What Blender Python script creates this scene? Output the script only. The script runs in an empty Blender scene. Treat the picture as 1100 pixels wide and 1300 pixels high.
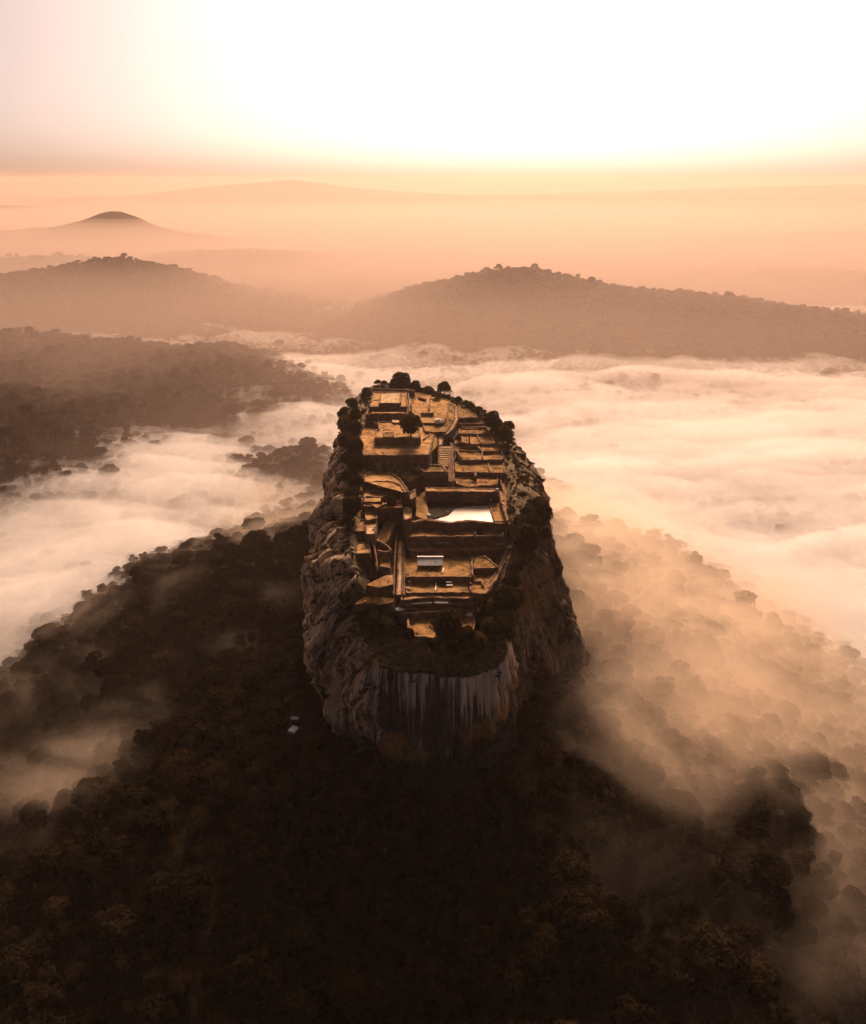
import bpy, math, random
import numpy as np
from mathutils import Vector

C = bpy.context.scene
COL = C.collection
R = math.radians
random.seed(7)
RNG = np.random.default_rng(11)

# ------------------------------------------------------------------ camera, sky, sun, exposure
CAM_Z = 90.0                       # metres above the middle of the summit (z = 0); the plain lies near z = -168
PITCH = R(25.0)
FPX = 900.0                        # focal length in pixels of the 1100 x 1300 photograph
cam_d = bpy.data.cameras.new('camera')
cam = bpy.data.objects.new('camera', cam_d); COL.objects.link(cam)
cam.location = (0, 0, CAM_Z); cam.rotation_euler = (R(90) - PITCH, 0, 0)
cam_d.sensor_fit = 'VERTICAL'; cam_d.sensor_height = 24.0; cam_d.lens = FPX / 1300 * 24
cam_d.clip_start = 1.0; cam_d.clip_end = 80000
C.camera = cam

SUN_EL, SUN_AZ = R(36.0), R(8.0)   # morning sun ahead of the camera, a little to the right, spread wide by the mist
SKY_STRENGTH, SUN_STRENGTH, EXPOSURE = 0.085, 5.0, 0.62
world = bpy.data.worlds.new('World'); C.world = world; world.use_nodes = True
wn = world.node_tree.nodes; wl = world.node_tree.links
wn.clear()
sky = wn.new('ShaderNodeTexSky'); sky.sky_type = 'NISHITA'; sky.sun_disc = False
sky.sun_elevation = SUN_EL; sky.sun_rotation = SUN_AZ
sky.altitude = 300; sky.air_density = 0.15; sky.dust_density = 4.8; sky.ozone_density = 0.3
wb = wn.new('ShaderNodeMix'); wb.data_type = 'RGBA'; wb.blend_type = 'MULTIPLY'
wb.inputs[0].default_value = 1.0; wb.inputs[7].default_value = (1.0, 0.85, 0.75, 1)     # the warm white balance of the picture
bg = wn.new('ShaderNodeBackground'); bg.inputs['Strength'].default_value = SKY_STRENGTH
wo = wn.new('ShaderNodeOutputWorld')
wl.new(sky.outputs[0], wb.inputs[6]); wl.new(wb.outputs[2], bg.inputs['Color']); wl.new(bg.outputs[0], wo.inputs['Surface'])

sun_d = bpy.data.lights.new('sun', 'SUN'); sun_d.energy = SUN_STRENGTH; sun_d.angle = R(15.0)
sun_d.color = (1.0, 0.68, 0.47)
sun = bpy.data.objects.new('sun', sun_d); COL.objects.link(sun)
SUN_VEC = Vector((math.sin(SUN_AZ) * math.cos(SUN_EL), math.cos(SUN_AZ) * math.cos(SUN_EL), math.sin(SUN_EL)))
sun.rotation_euler = (-SUN_VEC).to_track_quat('-Z', 'Y').to_euler()
sun.location = (60, 380, 160)

vs = C.view_settings
vs.view_transform = 'Standard'; vs.look = 'None'; vs.exposure = EXPOSURE; vs.gamma = 1.0; vs.use_curve_mapping = False
cy = C.cycles
cy.max_bounces = 8; cy.diffuse_bounces = 3; cy.glossy_bounces = 2; cy.transmission_bounces = 2; cy.volume_bounces = 7
cy.transparent_max_bounces = 8
cy.use_denoising = True
cy.use_adaptive_sampling = True; cy.adaptive_threshold = 0.03

# ------------------------------------------------------------------ helpers
def px_dir(px, py):
    u, v = (px - 550) / FPX, (650 - py) / FPX
    return Vector((u, math.cos(PITCH) + v * math.sin(PITCH), -math.sin(PITCH) + v * math.cos(PITCH)))
def P(px, py, z):                  # the point of height z seen at a photograph pixel
    d = px_dir(px, py); t = (z - CAM_Z) / d.z
    return Vector((d.x * t, d.y * t, z))
def PF(px, py, fwd):               # the point at ground distance fwd seen at a photograph pixel
    d = px_dir(px, py); t = fwd / d.y
    return Vector((d.x * t, fwd, CAM_Z + d.z * t))
def project(x, y, z):
    c, s = math.cos(PITCH), math.sin(PITCH)
    dep = y * c - (z - CAM_Z) * s
    return 550 + FPX * x / dep, 650 - FPX * (y * s + (z - CAM_Z) * c) / dep, dep

def _hash(ix, iy, seed):
    h = (ix.astype(np.int64) * 374761393 + iy.astype(np.int64) * 668265263 + seed * 974634721) & 0xffffffff
    h = ((h ^ (h >> 13)) * 1274126177) & 0xffffffff
    h = ((h ^ (h >> 16)) * 2246822519) & 0xffffffff
    return (h ^ (h >> 15)) & 0xffffffff
def noise2(x, y, seed=0):          # gradient noise, about -1..1
    x = np.asarray(x, float); y = np.asarray(y, float)
    ix, iy = np.floor(x), np.floor(y); fx, fy = x - ix, y - iy
    u = fx * fx * fx * (fx * (fx * 6 - 15) + 10); v = fy * fy * fy * (fy * (fy * 6 - 15) + 10)
    def g(a, b):
        ang = _hash(ix + a, iy + b, seed) * (2 * math.pi / 4294967296.0)
        return np.cos(ang) * (fx - a) + np.sin(ang) * (fy - b)
    n00, n10, n01, n11 = g(0, 0), g(1, 0), g(0, 1), g(1, 1)
    return ((n00 * (1 - u) + n10 * u) * (1 - v) + (n01 * (1 - u) + n11 * u) * v) * 1.5
def fbm(x, y, seed=0, octv=4, gain=0.5):
    a, s, t = 1.0, 0.0, 0.0
    for o in range(octv):
        s = s + a * noise2(x * 2 ** o, y * 2 ** o, seed + 31 * o); t += a; a *= gain
    return s / t
def smooth(t):
    t = np.clip(t, 0, 1); return t * t * (3 - 2 * t)
def seg_dist(x, y, pts):           # distance to a polyline and the value interpolated along it; pts = (x, y, value)
    best = np.full(np.shape(x), 1e18); val = np.zeros(np.shape(x))
    for (ax, ay, av), (bx, by, bv) in zip(pts[:-1], pts[1:]):
        dx, dy = bx - ax, by - ay
        t = np.clip(((x - ax) * dx + (y - ay) * dy) / (dx * dx + dy * dy), 0, 1)
        d = np.hypot(x - ax - t * dx, y - ay - t * dy)
        m = d < best
        best = np.where(m, d, best); val = np.where(m, av + t * (bv - av), val)
    return best, val

def tag(o, label=None, cat=None, group=None, kind=None):
    if label: o['label'] = label
    if cat: o['category'] = cat
    if group: o['group'] = group
    if kind: o['kind'] = kind
    return o
def mesh_np(name, verts, faces, mat=None, parent=None, smooth_shade=False, link=True):
    me = bpy.data.meshes.new(name)
    verts = np.asarray(verts, np.float32)
    if isinstance(faces, np.ndarray):
        n, k = faces.shape
        me.vertices.add(len(verts)); me.vertices.foreach_set('co', verts.ravel())
        me.loops.add(n * k); me.loops.foreach_set('vertex_index', faces.astype(np.int32).ravel())
        me.polygons.add(n); me.polygons.foreach_set('loop_start', np.arange(0, n * k, k, dtype=np.int32))
        me.update(calc_edges=True)
    else:
        me.from_pydata([tuple(map(float, v)) for v in verts], [], faces); me.update()
    if smooth_shade: me.polygons.foreach_set('use_smooth', [True] * len(me.polygons))
    for m in (mat if isinstance(mat, (list, tuple)) else [mat] if mat else []): me.materials.append(m)
    o = bpy.data.objects.new(name, me)
    if link: COL.objects.link(o)
    if parent is not None: o.parent = parent
    return o
def empty(name, loc, rz=0.0):
    o = bpy.data.objects.new(name, None); o.empty_display_size = 0.5
    o.location = loc; o.rotation_euler = (0, 0, rz); COL.objects.link(o); return o
def copy_tree(o, parent=None):
    c = o.copy(); COL.objects.link(c)
    if parent is not None: c.parent = parent
    for ch in o.children: copy_tree(ch, c)
    return c
def grid_faces(nr, nc, wrap=False):
    cols = nc if wrap else nc - 1
    r = np.arange(nr - 1)[:, None]; c = np.arange(cols)[None, :]; c2 = (c + 1) % nc
    return np.stack([r * nc + c, r * nc + c2, (r + 1) * nc + c2, (r + 1) * nc + c], -1).reshape(-1, 4)
class MB:                          # collects simple solids and links them as one mesh
    def __init__(s): s.v, s.f, s.m = [], [], []
    def add(s, vs_, fs_, mi=0):
        b = len(s.v); s.v += [tuple(v) for v in vs_]; s.f += [tuple(b + i for i in f) for f in fs_]; s.m += [mi] * len(fs_)
    def box(s, x0, y0, z0, x1, y1, z1, mi=0):
        s.add([(x0,y0,z0),(x1,y0,z0),(x1,y1,z0),(x0,y1,z0),(x0,y0,z1),(x1,y0,z1),(x1,y1,z1),(x0,y1,z1)],
              [(3,2,1,0),(4,5,6,7),(0,1,5,4),(1,2,6,5),(2,3,7,6),(3,0,4,7)], mi)
    def bar(s, a, b, w, h, mi=0):  # a beam of width w and height h whose underside runs from a to b
        a, b = Vector(a), Vector(b); d = (b - a); n = Vector((-d.y, d.x, 0)).normalized() * (w / 2); u = Vector((0, 0, h))
        q = [a - n, a + n, b + n, b - n]
        s.add(q + [p + u for p in q], [(0,1,2,3),(7,6,5,4),(4,5,1,0),(5,6,2,1),(6,7,3,2),(7,4,0,3)], mi)
    def tube(s, pts, rad, n=7, mi=0):
        pts = [Vector(p) for p in pts]; rings = []
        for i, p in enumerate(pts):
            d = (pts[min(i + 1, len(pts) - 1)] - pts[max(i - 1, 0)]).normalized()
            a = d.orthogonal().normalized(); b = d.cross(a)
            rings.append([p + (a * math.cos(2 * math.pi * k / n) + b * math.sin(2 * math.pi * k / n)) * rad[i] for k in range(n)])
        fs = [(i * n + k, i * n + (k + 1) % n, (i + 1) * n + (k + 1) % n, (i + 1) * n + k) for i in range(len(pts) - 1) for k in range(n)]
        fs += [tuple(range(n))[::-1], tuple((len(pts) - 1) * n + k for k in range(n))]
        s.add([v for r in rings for v in r], fs, mi)
    def build(s, name, mat, parent=None, sm=False, link=True):
        o = mesh_np(name, s.v, s.f, mat, parent, sm, link)
        if any(s.m): o.data.polygons.foreach_set('material_index', s.m)
        return o

# ------------------------------------------------------------------ materials
def new_mat(name):
    m = bpy.data.materials.new(name); m.use_nodes = True
    nt = m.node_tree; nt.nodes.clear()
    out = nt.nodes.new('ShaderNodeOutputMaterial')
    return m, nt, out
class NT:
    def __init__(s, nt): s.t = nt
    def n(s, typ, **kw):
        nd = s.t.nodes.new(typ)
        for k, v in kw.items(): setattr(nd, k, v)
        return nd
    def l(s, a, b): s.t.links.new(a, b)
    def val(s, sock, v):
        if hasattr(v, 'is_output') or isinstance(v, bpy.types.NodeSocket): s.l(v, sock)
        else: sock.default_value = v
    def noise(s, vec, scale, detail=4.0, rough=0.55, dist=0.0):
        nd = s.n('ShaderNodeTexNoise'); s.l(vec, nd.inputs['Vector'])
        nd.inputs['Scale'].default_value = scale; nd.inputs['Detail'].default_value = detail
        nd.inputs['Roughness'].default_value = rough; nd.inputs['Distortion'].default_value = dist
        return nd.outputs[0]
    def mapv(s, vec, scale=(1,1,1), rot=(0,0,0), loc=(0,0,0)):
        nd = s.n('ShaderNodeMapping'); s.l(vec, nd.inputs[0])
        nd.inputs['Scale'].default_value = scale; nd.inputs['Rotation'].default_value = rot; nd.inputs['Location'].default_value = loc
        return nd.outputs[0]
    def ramp(s, fac, stops):
        nd = s.n('ShaderNodeValToRGB'); s.l(fac, nd.inputs[0]); e = nd.color_ramp.elements
        while len(e) < len(stops): e.new(0.5)
        for el, (p, c) in zip(e, stops):
            el.position = p; el.color = (c[0], c[1], c[2], 1) if not isinstance(c, (int, float)) else (c, c, c, 1)
        return nd.outputs[0]
    def mix(s, fac, a, b, blend='MIX'):
        nd = s.n('ShaderNodeMix'); nd.data_type = 'RGBA'; nd.blend_type = blend
        s.val(nd.inputs[0], fac)
        for sock, v in ((nd.inputs[6], a), (nd.inputs[7], b)):
            if isinstance(v, tuple): sock.default_value = (v[0], v[1], v[2], 1)
            else: s.l(v, sock)
        return nd.outputs[2]
    def math(s, op, a, b=0.0, clamp=False):
        nd = s.n('ShaderNodeMath'); nd.operation = op; nd.use_clamp = clamp
        s.val(nd.inputs[0], a); s.val(nd.inputs[1], b)
        return nd.outputs[0]
    def bump(s, h, strength=0.5, dist=0.2, prev=None):
        nd = s.n('ShaderNodeBump'); nd.inputs['Strength'].default_value = strength; nd.inputs['Distance'].default_value = dist
        s.l(h, nd.inputs['Height'])
        if prev is not None: s.l(prev, nd.inputs['Normal'])
        return nd.outputs[0]
    def bsdf(s, col, rough=0.9, normal=None, spec=0.2, metal=0.0):
        nd = s.n('ShaderNodeBsdfPrincipled')
        if isinstance(col, tuple): nd.inputs['Base Color'].default_value = (*col, 1)
        else: s.l(col, nd.inputs['Base Color'])
        s.val(nd.inputs['Roughness'], rough); nd.inputs['Specular IOR Level'].default_value = spec; nd.inputs['Metallic'].default_value = metal
        if normal is not None: s.l(normal, nd.inputs['Normal'])
        return nd.outputs[0]
def geo_pos(g): return g.n('ShaderNodeNewGeometry').outputs['Position']

M = {}
def make_materials():
    # forest floor and distant woodland
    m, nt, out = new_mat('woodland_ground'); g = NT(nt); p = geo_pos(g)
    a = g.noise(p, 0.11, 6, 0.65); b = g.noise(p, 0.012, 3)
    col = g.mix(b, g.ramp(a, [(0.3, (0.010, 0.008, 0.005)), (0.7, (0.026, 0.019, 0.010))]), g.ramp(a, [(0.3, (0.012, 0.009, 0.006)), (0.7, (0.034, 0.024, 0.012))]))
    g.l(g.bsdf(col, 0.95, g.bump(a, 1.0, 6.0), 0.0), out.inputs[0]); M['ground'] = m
    # leaves
    def leaves(name, c0, c1, c2, trans):
        m, nt, out = new_mat(name); g = NT(nt)
        rnd = g.n('ShaderNodeObjectInfo').outputs['Random']
        at = g.n('ShaderNodeAttribute', attribute_name='leaf').outputs['Fac']
        f = g.math('ADD', g.math('MULTIPLY', rnd, 0.6), g.math('MULTIPLY', at, 0.4))
        col = g.ramp(f, [(0.08, c0), (0.55, c1), (0.95, c2)])
        d = g.n('ShaderNodeBsdfDiffuse'); g.l(col, d.inputs['Color'])
        t = g.n('ShaderNodeBsdfTranslucent'); g.l(g.mix(1.0, col, (1.3, 0.95, 0.55), 'MULTIPLY'), t.inputs['Color'])
        mx = g.n('ShaderNodeMixShader'); mx.inputs[0].default_value = trans
        g.l(d.outputs[0], mx.inputs[1]); g.l(t.outputs[0], mx.inputs[2]); g.l(mx.outputs[0], out.inputs[0]); return m
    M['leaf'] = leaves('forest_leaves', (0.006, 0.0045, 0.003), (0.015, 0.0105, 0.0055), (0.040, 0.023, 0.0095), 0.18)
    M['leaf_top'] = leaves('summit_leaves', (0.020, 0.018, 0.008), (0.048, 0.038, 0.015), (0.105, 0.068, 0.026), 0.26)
    M['tuft'] = leaves('dry_tufts', (0.035, 0.024, 0.010), (0.085, 0.055, 0.020), (0.17, 0.105, 0.036), 0.2)
    m, nt, out = new_mat('bark'); g = NT(nt); p = geo_pos(g)
    a = g.noise(g.mapv(p, (3, 3, 0.6)), 1.5)
    g.l(g.bsdf(g.ramp(a, [(0.3, (0.035, 0.024, 0.015)), (0.7, (0.10, 0.07, 0.045))]), 0.95, g.bump(a, 0.6, 0.1)), out.inputs[0]); M['bark'] = m
    # rock
    m, nt, out = new_mat('gneiss_rock'); g = NT(nt)
    uv = g.n('ShaderNodeUVMap').outputs[0]; p = geo_pos(g)
    def attr(nm): return g.n('ShaderNodeAttribute', attribute_name=nm).outputs['Fac']
    pale, streak, rust, turf, flank = attr('pale'), attr('streak'), attr('rust'), attr('turf'), attr('flank')
    n1 = g.noise(p, 0.10, 5, 0.6); n2 = g.noise(p, 0.9, 5, 0.65); n3 = g.noise(p, 3.5, 3, 0.6)
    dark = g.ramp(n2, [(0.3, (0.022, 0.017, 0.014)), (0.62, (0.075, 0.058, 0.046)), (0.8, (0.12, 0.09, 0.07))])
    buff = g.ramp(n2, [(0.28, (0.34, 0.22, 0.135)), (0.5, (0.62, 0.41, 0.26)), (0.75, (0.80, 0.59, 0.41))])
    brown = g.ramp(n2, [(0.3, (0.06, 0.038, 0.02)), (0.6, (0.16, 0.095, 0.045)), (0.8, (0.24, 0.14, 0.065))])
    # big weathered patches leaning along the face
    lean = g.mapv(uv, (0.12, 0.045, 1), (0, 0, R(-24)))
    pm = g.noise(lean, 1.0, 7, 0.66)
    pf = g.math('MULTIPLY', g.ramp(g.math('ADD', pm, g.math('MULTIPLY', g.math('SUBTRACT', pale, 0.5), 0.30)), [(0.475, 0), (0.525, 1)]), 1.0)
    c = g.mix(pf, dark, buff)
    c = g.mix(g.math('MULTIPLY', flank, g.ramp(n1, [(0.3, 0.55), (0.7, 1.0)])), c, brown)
    vn = g.noise(g.mapv(uv, (0.16, 0.05, 1), (0, 0, R(-28)), (5, 2, 0)), 1.0, 5, 0.6)
    vein = g.ramp(g.math('ABSOLUTE', g.math('SUBTRACT', vn, 0.5)), [(0.010, 1), (0.034, 0)])
    c = g.mix(g.math('MULTIPLY', vein, 0.9), c, (0.022, 0.017, 0.014))
    sp = g.noise(p, 2.2, 3, 0.7); c = g.mix(g.ramp(sp, [(0.60, 0), (0.70, 0.8)]), c, (0.03, 0.024, 0.02))
    # dark water runs
    runs = g.noise(g.mapv(uv, (0.55, 0.028, 1)), 1.0, 5, 0.6)
    c = g.mix(g.math('MULTIPLY', g.ramp(runs, [(0.52, 0), (0.62, 0.85)]), g.math('SUBTRACT', 1.0, turf, True)), c, (0.022, 0.018, 0.016))
    mid = g.noise(g.mapv(uv, (0.9, 0.03, 1), (0, 0, 0), (1.7, 4, 0)), 1.0, 6, 0.7)
    c = g.mix(g.math('MULTIPLY', g.ramp(mid, [(0.50, 0), (0.60, 0.8)]), g.ramp(streak, [(0.02, 0), (0.2, 1)])), c, g.ramp(n2, [(0.3, (0.07, 0.048, 0.034)), (0.7, (0.19, 0.13, 0.09))]))
    # pale mineral streaks hanging from the lip
    st = g.noise(g.mapv(uv, (0.75, 0.024, 1), (0, 0, 0), (7.3, 0, 0)), 1.0, 8, 0.74)
    st2 = g.noise(g.mapv(uv, (3.2, 0.14, 1)), 1.0, 5, 0.7)
    lo = g.noise(g.mapv(uv, (0.11, 0.02, 1), (0, 0, 0), (2.2, 0, 0)), 1.0, 3, 0.5)
    sm = g.math('ADD', g.math('MULTIPLY', st, 0.62), g.math('ADD', g.math('MULTIPLY', st2, 0.18), g.math('MULTIPLY', lo, 0.42)))
    sm = g.math('ADD', sm, g.math('MULTIPLY', g.math('SUBTRACT', streak, 0.6), 0.30))
    sf = g.math('MULTIPLY', g.ramp(sm, [(0.69, 0), (0.74, 1)]), g.ramp(streak, [(0.02, 0), (0.2, 1)]))
    c = g.mix(sf, c, g.ramp(n3, [(0.3, (0.60, 0.44, 0.31)), (0.7, (0.90, 0.73, 0.55))]))
    rf = g.math('MULTIPLY', rust, g.ramp(n2, [(0.35, 0.3), (0.6, 1.0)]))
    c = g.mix(rf, c, g.ramp(n3, [(0.3, (0.30, 0.13, 0.035)), (0.7, (0.62, 0.31, 0.10))]))
    # turf on whatever lies flat
    up = g.n('ShaderNodeSeparateXYZ'); g.l(g.n('ShaderNodeNewGeometry').outputs['True Normal'], up.inputs[0])
    tf = g.math('MULTIPLY', turf, g.ramp(g.math('ADD', up.outputs[2], g.math('MULTIPLY', g.math('SUBTRACT', n2, 0.5), 0.5)), [(0.48, 0), (0.66, 1)]))
    grass = g.ramp(g.noise(p, 0.8, 5, 0.7), [(0.32, (0.045, 0.032, 0.014)), (0.5, (0.13, 0.085, 0.032)), (0.68, (0.26, 0.155, 0.055))])
    c = g.mix(tf, c, grass)
    nb = g.bump(g.noise(g.mapv(uv, (0.7, 0.16, 1)), 1.0, 7, 0.66), 0.9, 0.9)
    vo = g.n('ShaderNodeTexVoronoi'); vo.inputs['Scale'].default_value = 1.0; g.l(g.mapv(uv, (0.28, 0.10, 1), (0, 0, R(-20))), vo.inputs['Vector'])
    nb = g.bump(vo.outputs['Distance'], 0.8, 1.2, nb)
    nb = g.bump(g.noise(p, 1.6, 6, 0.7), 0.9, 0.45, nb)
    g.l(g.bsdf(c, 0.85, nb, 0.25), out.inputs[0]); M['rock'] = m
    # terrace floors: dry grass over laterite earth
    def earth(name, ca, cb, cc, sc=0.35):
        m, nt, out = new_mat(name); g = NT(nt); p = geo_pos(g)
        a = g.noise(p, sc, 6, 0.68, 0.3); b = g.noise(p, 2.8, 4, 0.7)
        e = g.noise(p, 0.11, 3, 0.5)
        f = g.math('ADD', g.math('ADD', g.math('MULTIPLY', a, 0.5), g.math('MULTIPLY', b, 0.28)), g.math('MULTIPLY', e, 0.22))
        c = g.ramp(f, [(0.435, ca), (0.5, cb), (0.575, cc)])
        g.l(g.bsdf(c, 0.95, g.bump(b, 0.8, 0.18, g.bump(a, 0.5, 0.5)), 0.05), out.inputs[0]); return m
    M['floor'] = earth('dry_grass_floor', (0.075, 0.048, 0.019), (0.25, 0.132, 0.046), (0.38, 0.205, 0.078))
    M['earth'] = earth('bare_earth_floor', (0.18, 0.098, 0.040), (0.38, 0.205, 0.080), (0.50, 0.29, 0.125))
    M['dim'] = earth('mossy_grass_floor', (0.085, 0.053, 0.021), (0.25, 0.138, 0.050), (0.37, 0.205, 0.080))
    M['wet_shade'] = earth('wet_dark_shade', (0.012, 0.010, 0.008), (0.022, 0.018, 0.013), (0.04, 0.03, 0.02))  # near-black colour standing in for reflection and shade on the pool
    M['pale'] = earth('worn_path', (0.34, 0.21, 0.11), (0.50, 0.33, 0.18), (0.62, 0.44, 0.27), 0.8)
    # brick walls
    def brick(name, k):
        m, nt, out = new_mat(name); g = NT(nt); p = geo_pos(g)
        br = g.n('ShaderNodeTexBrick'); g.l(g.mapv(p, (1, 1, 1), (R(90), 0, 0)), br.inputs['Vector'])
        br.inputs['Scale'].default_value = 1.0; br.inputs['Brick Width'].default_value = 0.55; br.inputs['Row Height'].default_value = 0.24
        br.inputs['Mortar Size'].default_value = 0.03
        br.inputs['Color1'].default_value = (0.23 * k, 0.115 * k, 0.060 * k, 1); br.inputs['Color2'].default_value = (0.15 * k, 0.075 * k, 0.04 * k, 1)
        br.inputs['Mortar'].default_value = (0.09 * k, 0.06 * k, 0.04 * k, 1)
        a = g.noise(p, 0.5, 5, 0.65); b = g.noise(p, 2.4, 4, 0.7)
        c = g.mix(g.ramp(a, [(0.38, 0), (0.62, 0.8)]), br.outputs['Color'], (0.050 * k, 0.036 * k, 0.024 * k))
        c = g.mix(g.ramp(b, [(0.64, 0), (0.72, 0.7)]), c, (0.36 * k, 0.26 * k, 0.18 * k))
        g.l(g.bsdf(c, 0.92, g.bump(b, 0.8, 0.25), 0.15), out.inputs[0]); return m
    M['wall'] = brick('old_brick', 1.4); M['cope'] = brick('worn_brick_coping', 1.75)
    def plain(name, c0, c1, sc=2.0, rough=0.8, spec=0.3, metal=0.0):
        m, nt, out = new_mat(name); g = NT(nt); p = geo_pos(g); a = g.noise(p, sc, 5, 0.65)
        g.l(g.bsdf(g.ramp(a, [(0.35, c0), (0.65, c1)]), rough, g.bump(a, 0.4, 0.08), spec, metal), out.inputs[0]); return m
    M['rock_wall'] = plain('bank_rock', (0.05, 0.038, 0.026), (0.15, 0.105, 0.065), 0.7)
    M['white'] = plain('pale_stone', (0.55, 0.50, 0.45), (0.80, 0.77, 0.72))
    M['sheet'] = plain('zinc_sheet', (0.22, 0.20, 0.19), (0.40, 0.37, 0.35), 0.9, 0.55, 0.5, 0.2)
    M['wood'] = plain('grey_timber', (0.07, 0.05, 0.035), (0.14, 0.10, 0.07), 3.0)
    M['skin'] = plain('skin', (0.22, 0.12, 0.08), (0.28, 0.16, 0.10), 8.0, 0.6)
    M['cloth_pale'] = plain('pale_clothes', (0.62, 0.58, 0.54), (0.78, 0.75, 0.70), 6.0)
    M['cloth_dark'] = plain('dark_clothes', (0.03, 0.03, 0.035), (0.06, 0.055, 0.06), 6.0)
    M['hair'] = plain('black_hair', (0.012, 0.01, 0.008), (0.025, 0.02, 0.016), 9.0)
    # still pool
    m, nt, out = new_mat('pool_water'); g = NT(nt); p = geo_pos(g)
    w = g.noise(g.mapv(p, (1, 1, 1)), 0.9, 3, 0.5)
    b = g.n('ShaderNodeBsdfPrincipled'); b.inputs['Base Color'].default_value = (0.34, 0.28, 0.23, 1)
    b.inputs['Roughness'].default_value = 0.16; b.inputs['IOR'].default_value = 1.33; b.inputs['Specular IOR Level'].default_value = 0.5
    g.l(g.bump(w, 0.05, 0.05), b.inputs['Normal']); g.l(b.outputs[0], out.inputs[0]); M['water'] = m
    def volume(name, col, dens, aniso):
        m, nt, out = new_mat(name); v = nt.nodes.new('ShaderNodeVolumePrincipled')
        v.inputs['Color'].default_value = (*col, 1); v.inputs['Density'].default_value = dens; v.inputs['Anisotropy'].default_value = aniso
        nt.links.new(v.outputs[0], out.inputs['Volume']); return m
    M['haze'] = volume('haze_air', (0.74, 0.55, 0.44), 0.00009, 0.45)
    M['mist'] = volume('mist_air', (0.99, 0.97, 0.95), 0.036, 0.45)
    M['mist_thin'] = volume('thin_mist_air', (0.99, 0.96, 0.93), 0.012, 0.45)
    # drifting wisps: density falls off with height above the hillside and breaks up into shreds
    m, nt, out = new_mat('wisp_air'); g = NT(nt); p = geo_pos(g)
    sx = g.n('ShaderNodeSeparateXYZ'); g.l(p, sx.inputs[0])
    yc = g.math('MINIMUM', g.math('MAXIMUM', sx.outputs[1], 172.0), 300.0)
    d = g.math('SQRT', g.math('ADD', g.math('POWER', sx.outputs[0], 2.0), g.math('POWER', g.math('SUBTRACT', sx.outputs[1], yc), 2.0)))
    hill = g.math('MAXIMUM', g.math('ADD', -64.0, g.math('MULTIPLY', g.math('SUBTRACT', d, 34.0), -104.0 / 232)), -166.0)
    h = g.math('SUBTRACT', sx.outputs[2], hill)
    w1 = g.noise(g.mapv(p, (1 / 62, 1 / 44, 1 / 30), (0, 0, R(25))), 1.0, 8, 0.62, 0.7)
    big = g.noise(g.mapv(p, (1 / 190, 1 / 170, 1 / 190), (0, 0, 0), (3.1, 1.7, 0)), 1.0, 2, 0.5)
    f = g.math('ADD', g.math('MULTIPLY', w1, 0.74), g.math('MULTIPLY', big, 0.26))
    f = g.math('SUBTRACT', f, g.math('MULTIPLY', h, 0.0034))
    f = g.math('SUBTRACT', f, g.math('MULTIPLY', g.math('MAXIMUM', g.math('SUBTRACT', 62.0, d), 0.0), 0.004))
    f = g.math('SUBTRACT', f, g.math('MULTIPLY', g.math('MAXIMUM', g.math('SUBTRACT', 215.0, g.math('ADD', sx.outputs[1], g.math('MULTIPLY', sx.outputs[0], 0.55))), 0.0), 0.0011))
    f = g.math('ADD', f, g.math('MULTIPLY', g.math('MINIMUM', g.math('MAXIMUM', sx.outputs[0], -130.0), 150.0), 0.00018))
    f = g.math('SUBTRACT', f, g.math('MULTIPLY', g.math('MAXIMUM', g.math('SUBTRACT', d, 205.0), 0.0), 0.0022))
    for bx, by, br, bk in ((-128.0, 192.0, 36.0, 0.19), (-55.0, 134.0, 42.0, -0.16), (-110.0, 285.0, 70.0, -0.10), (-190.0, 235.0, 50.0, 0.05), (110.0, 235.0, 60.0, 0.03)):
        e = g.math('ADD', g.math('POWER', g.math('SUBTRACT', sx.outputs[0], bx), 2.0), g.math('POWER', g.math('SUBTRACT', sx.outputs[1], by), 2.0))
        f = g.math('ADD', f, g.math('MULTIPLY', bk, g.math('POWER', 2.718, g.math('MULTIPLY', e, -1.0 / br ** 2))))
    dens = g.math('MULTIPLY', g.math('POWER', g.math('MULTIPLY', g.math('MAXIMUM', g.math('SUBTRACT', f, 0.415), 0.0), 7.0), 1.7), 0.019)
    v = nt.nodes.new('ShaderNodeVolumePrincipled'); v.inputs['Color'].default_value = (0.97, 0.80, 0.63, 1); v.inputs['Anisotropy'].default_value = 0.5
    g.l(dens, v.inputs['Density']); g.l(v.outputs[0], out.inputs['Volume']); M['wisp'] = m
    m.cycles.volume_step_rate = 0.16
    M['far_haze'] = volume('far_haze_air', (0.66, 0.50, 0.415), 0.00026, 0.40)
    M['low_haze'] = volume('low_haze_air', (0.66, 0.50, 0.415), 0.00066, 0.40)
make_materials()

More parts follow.
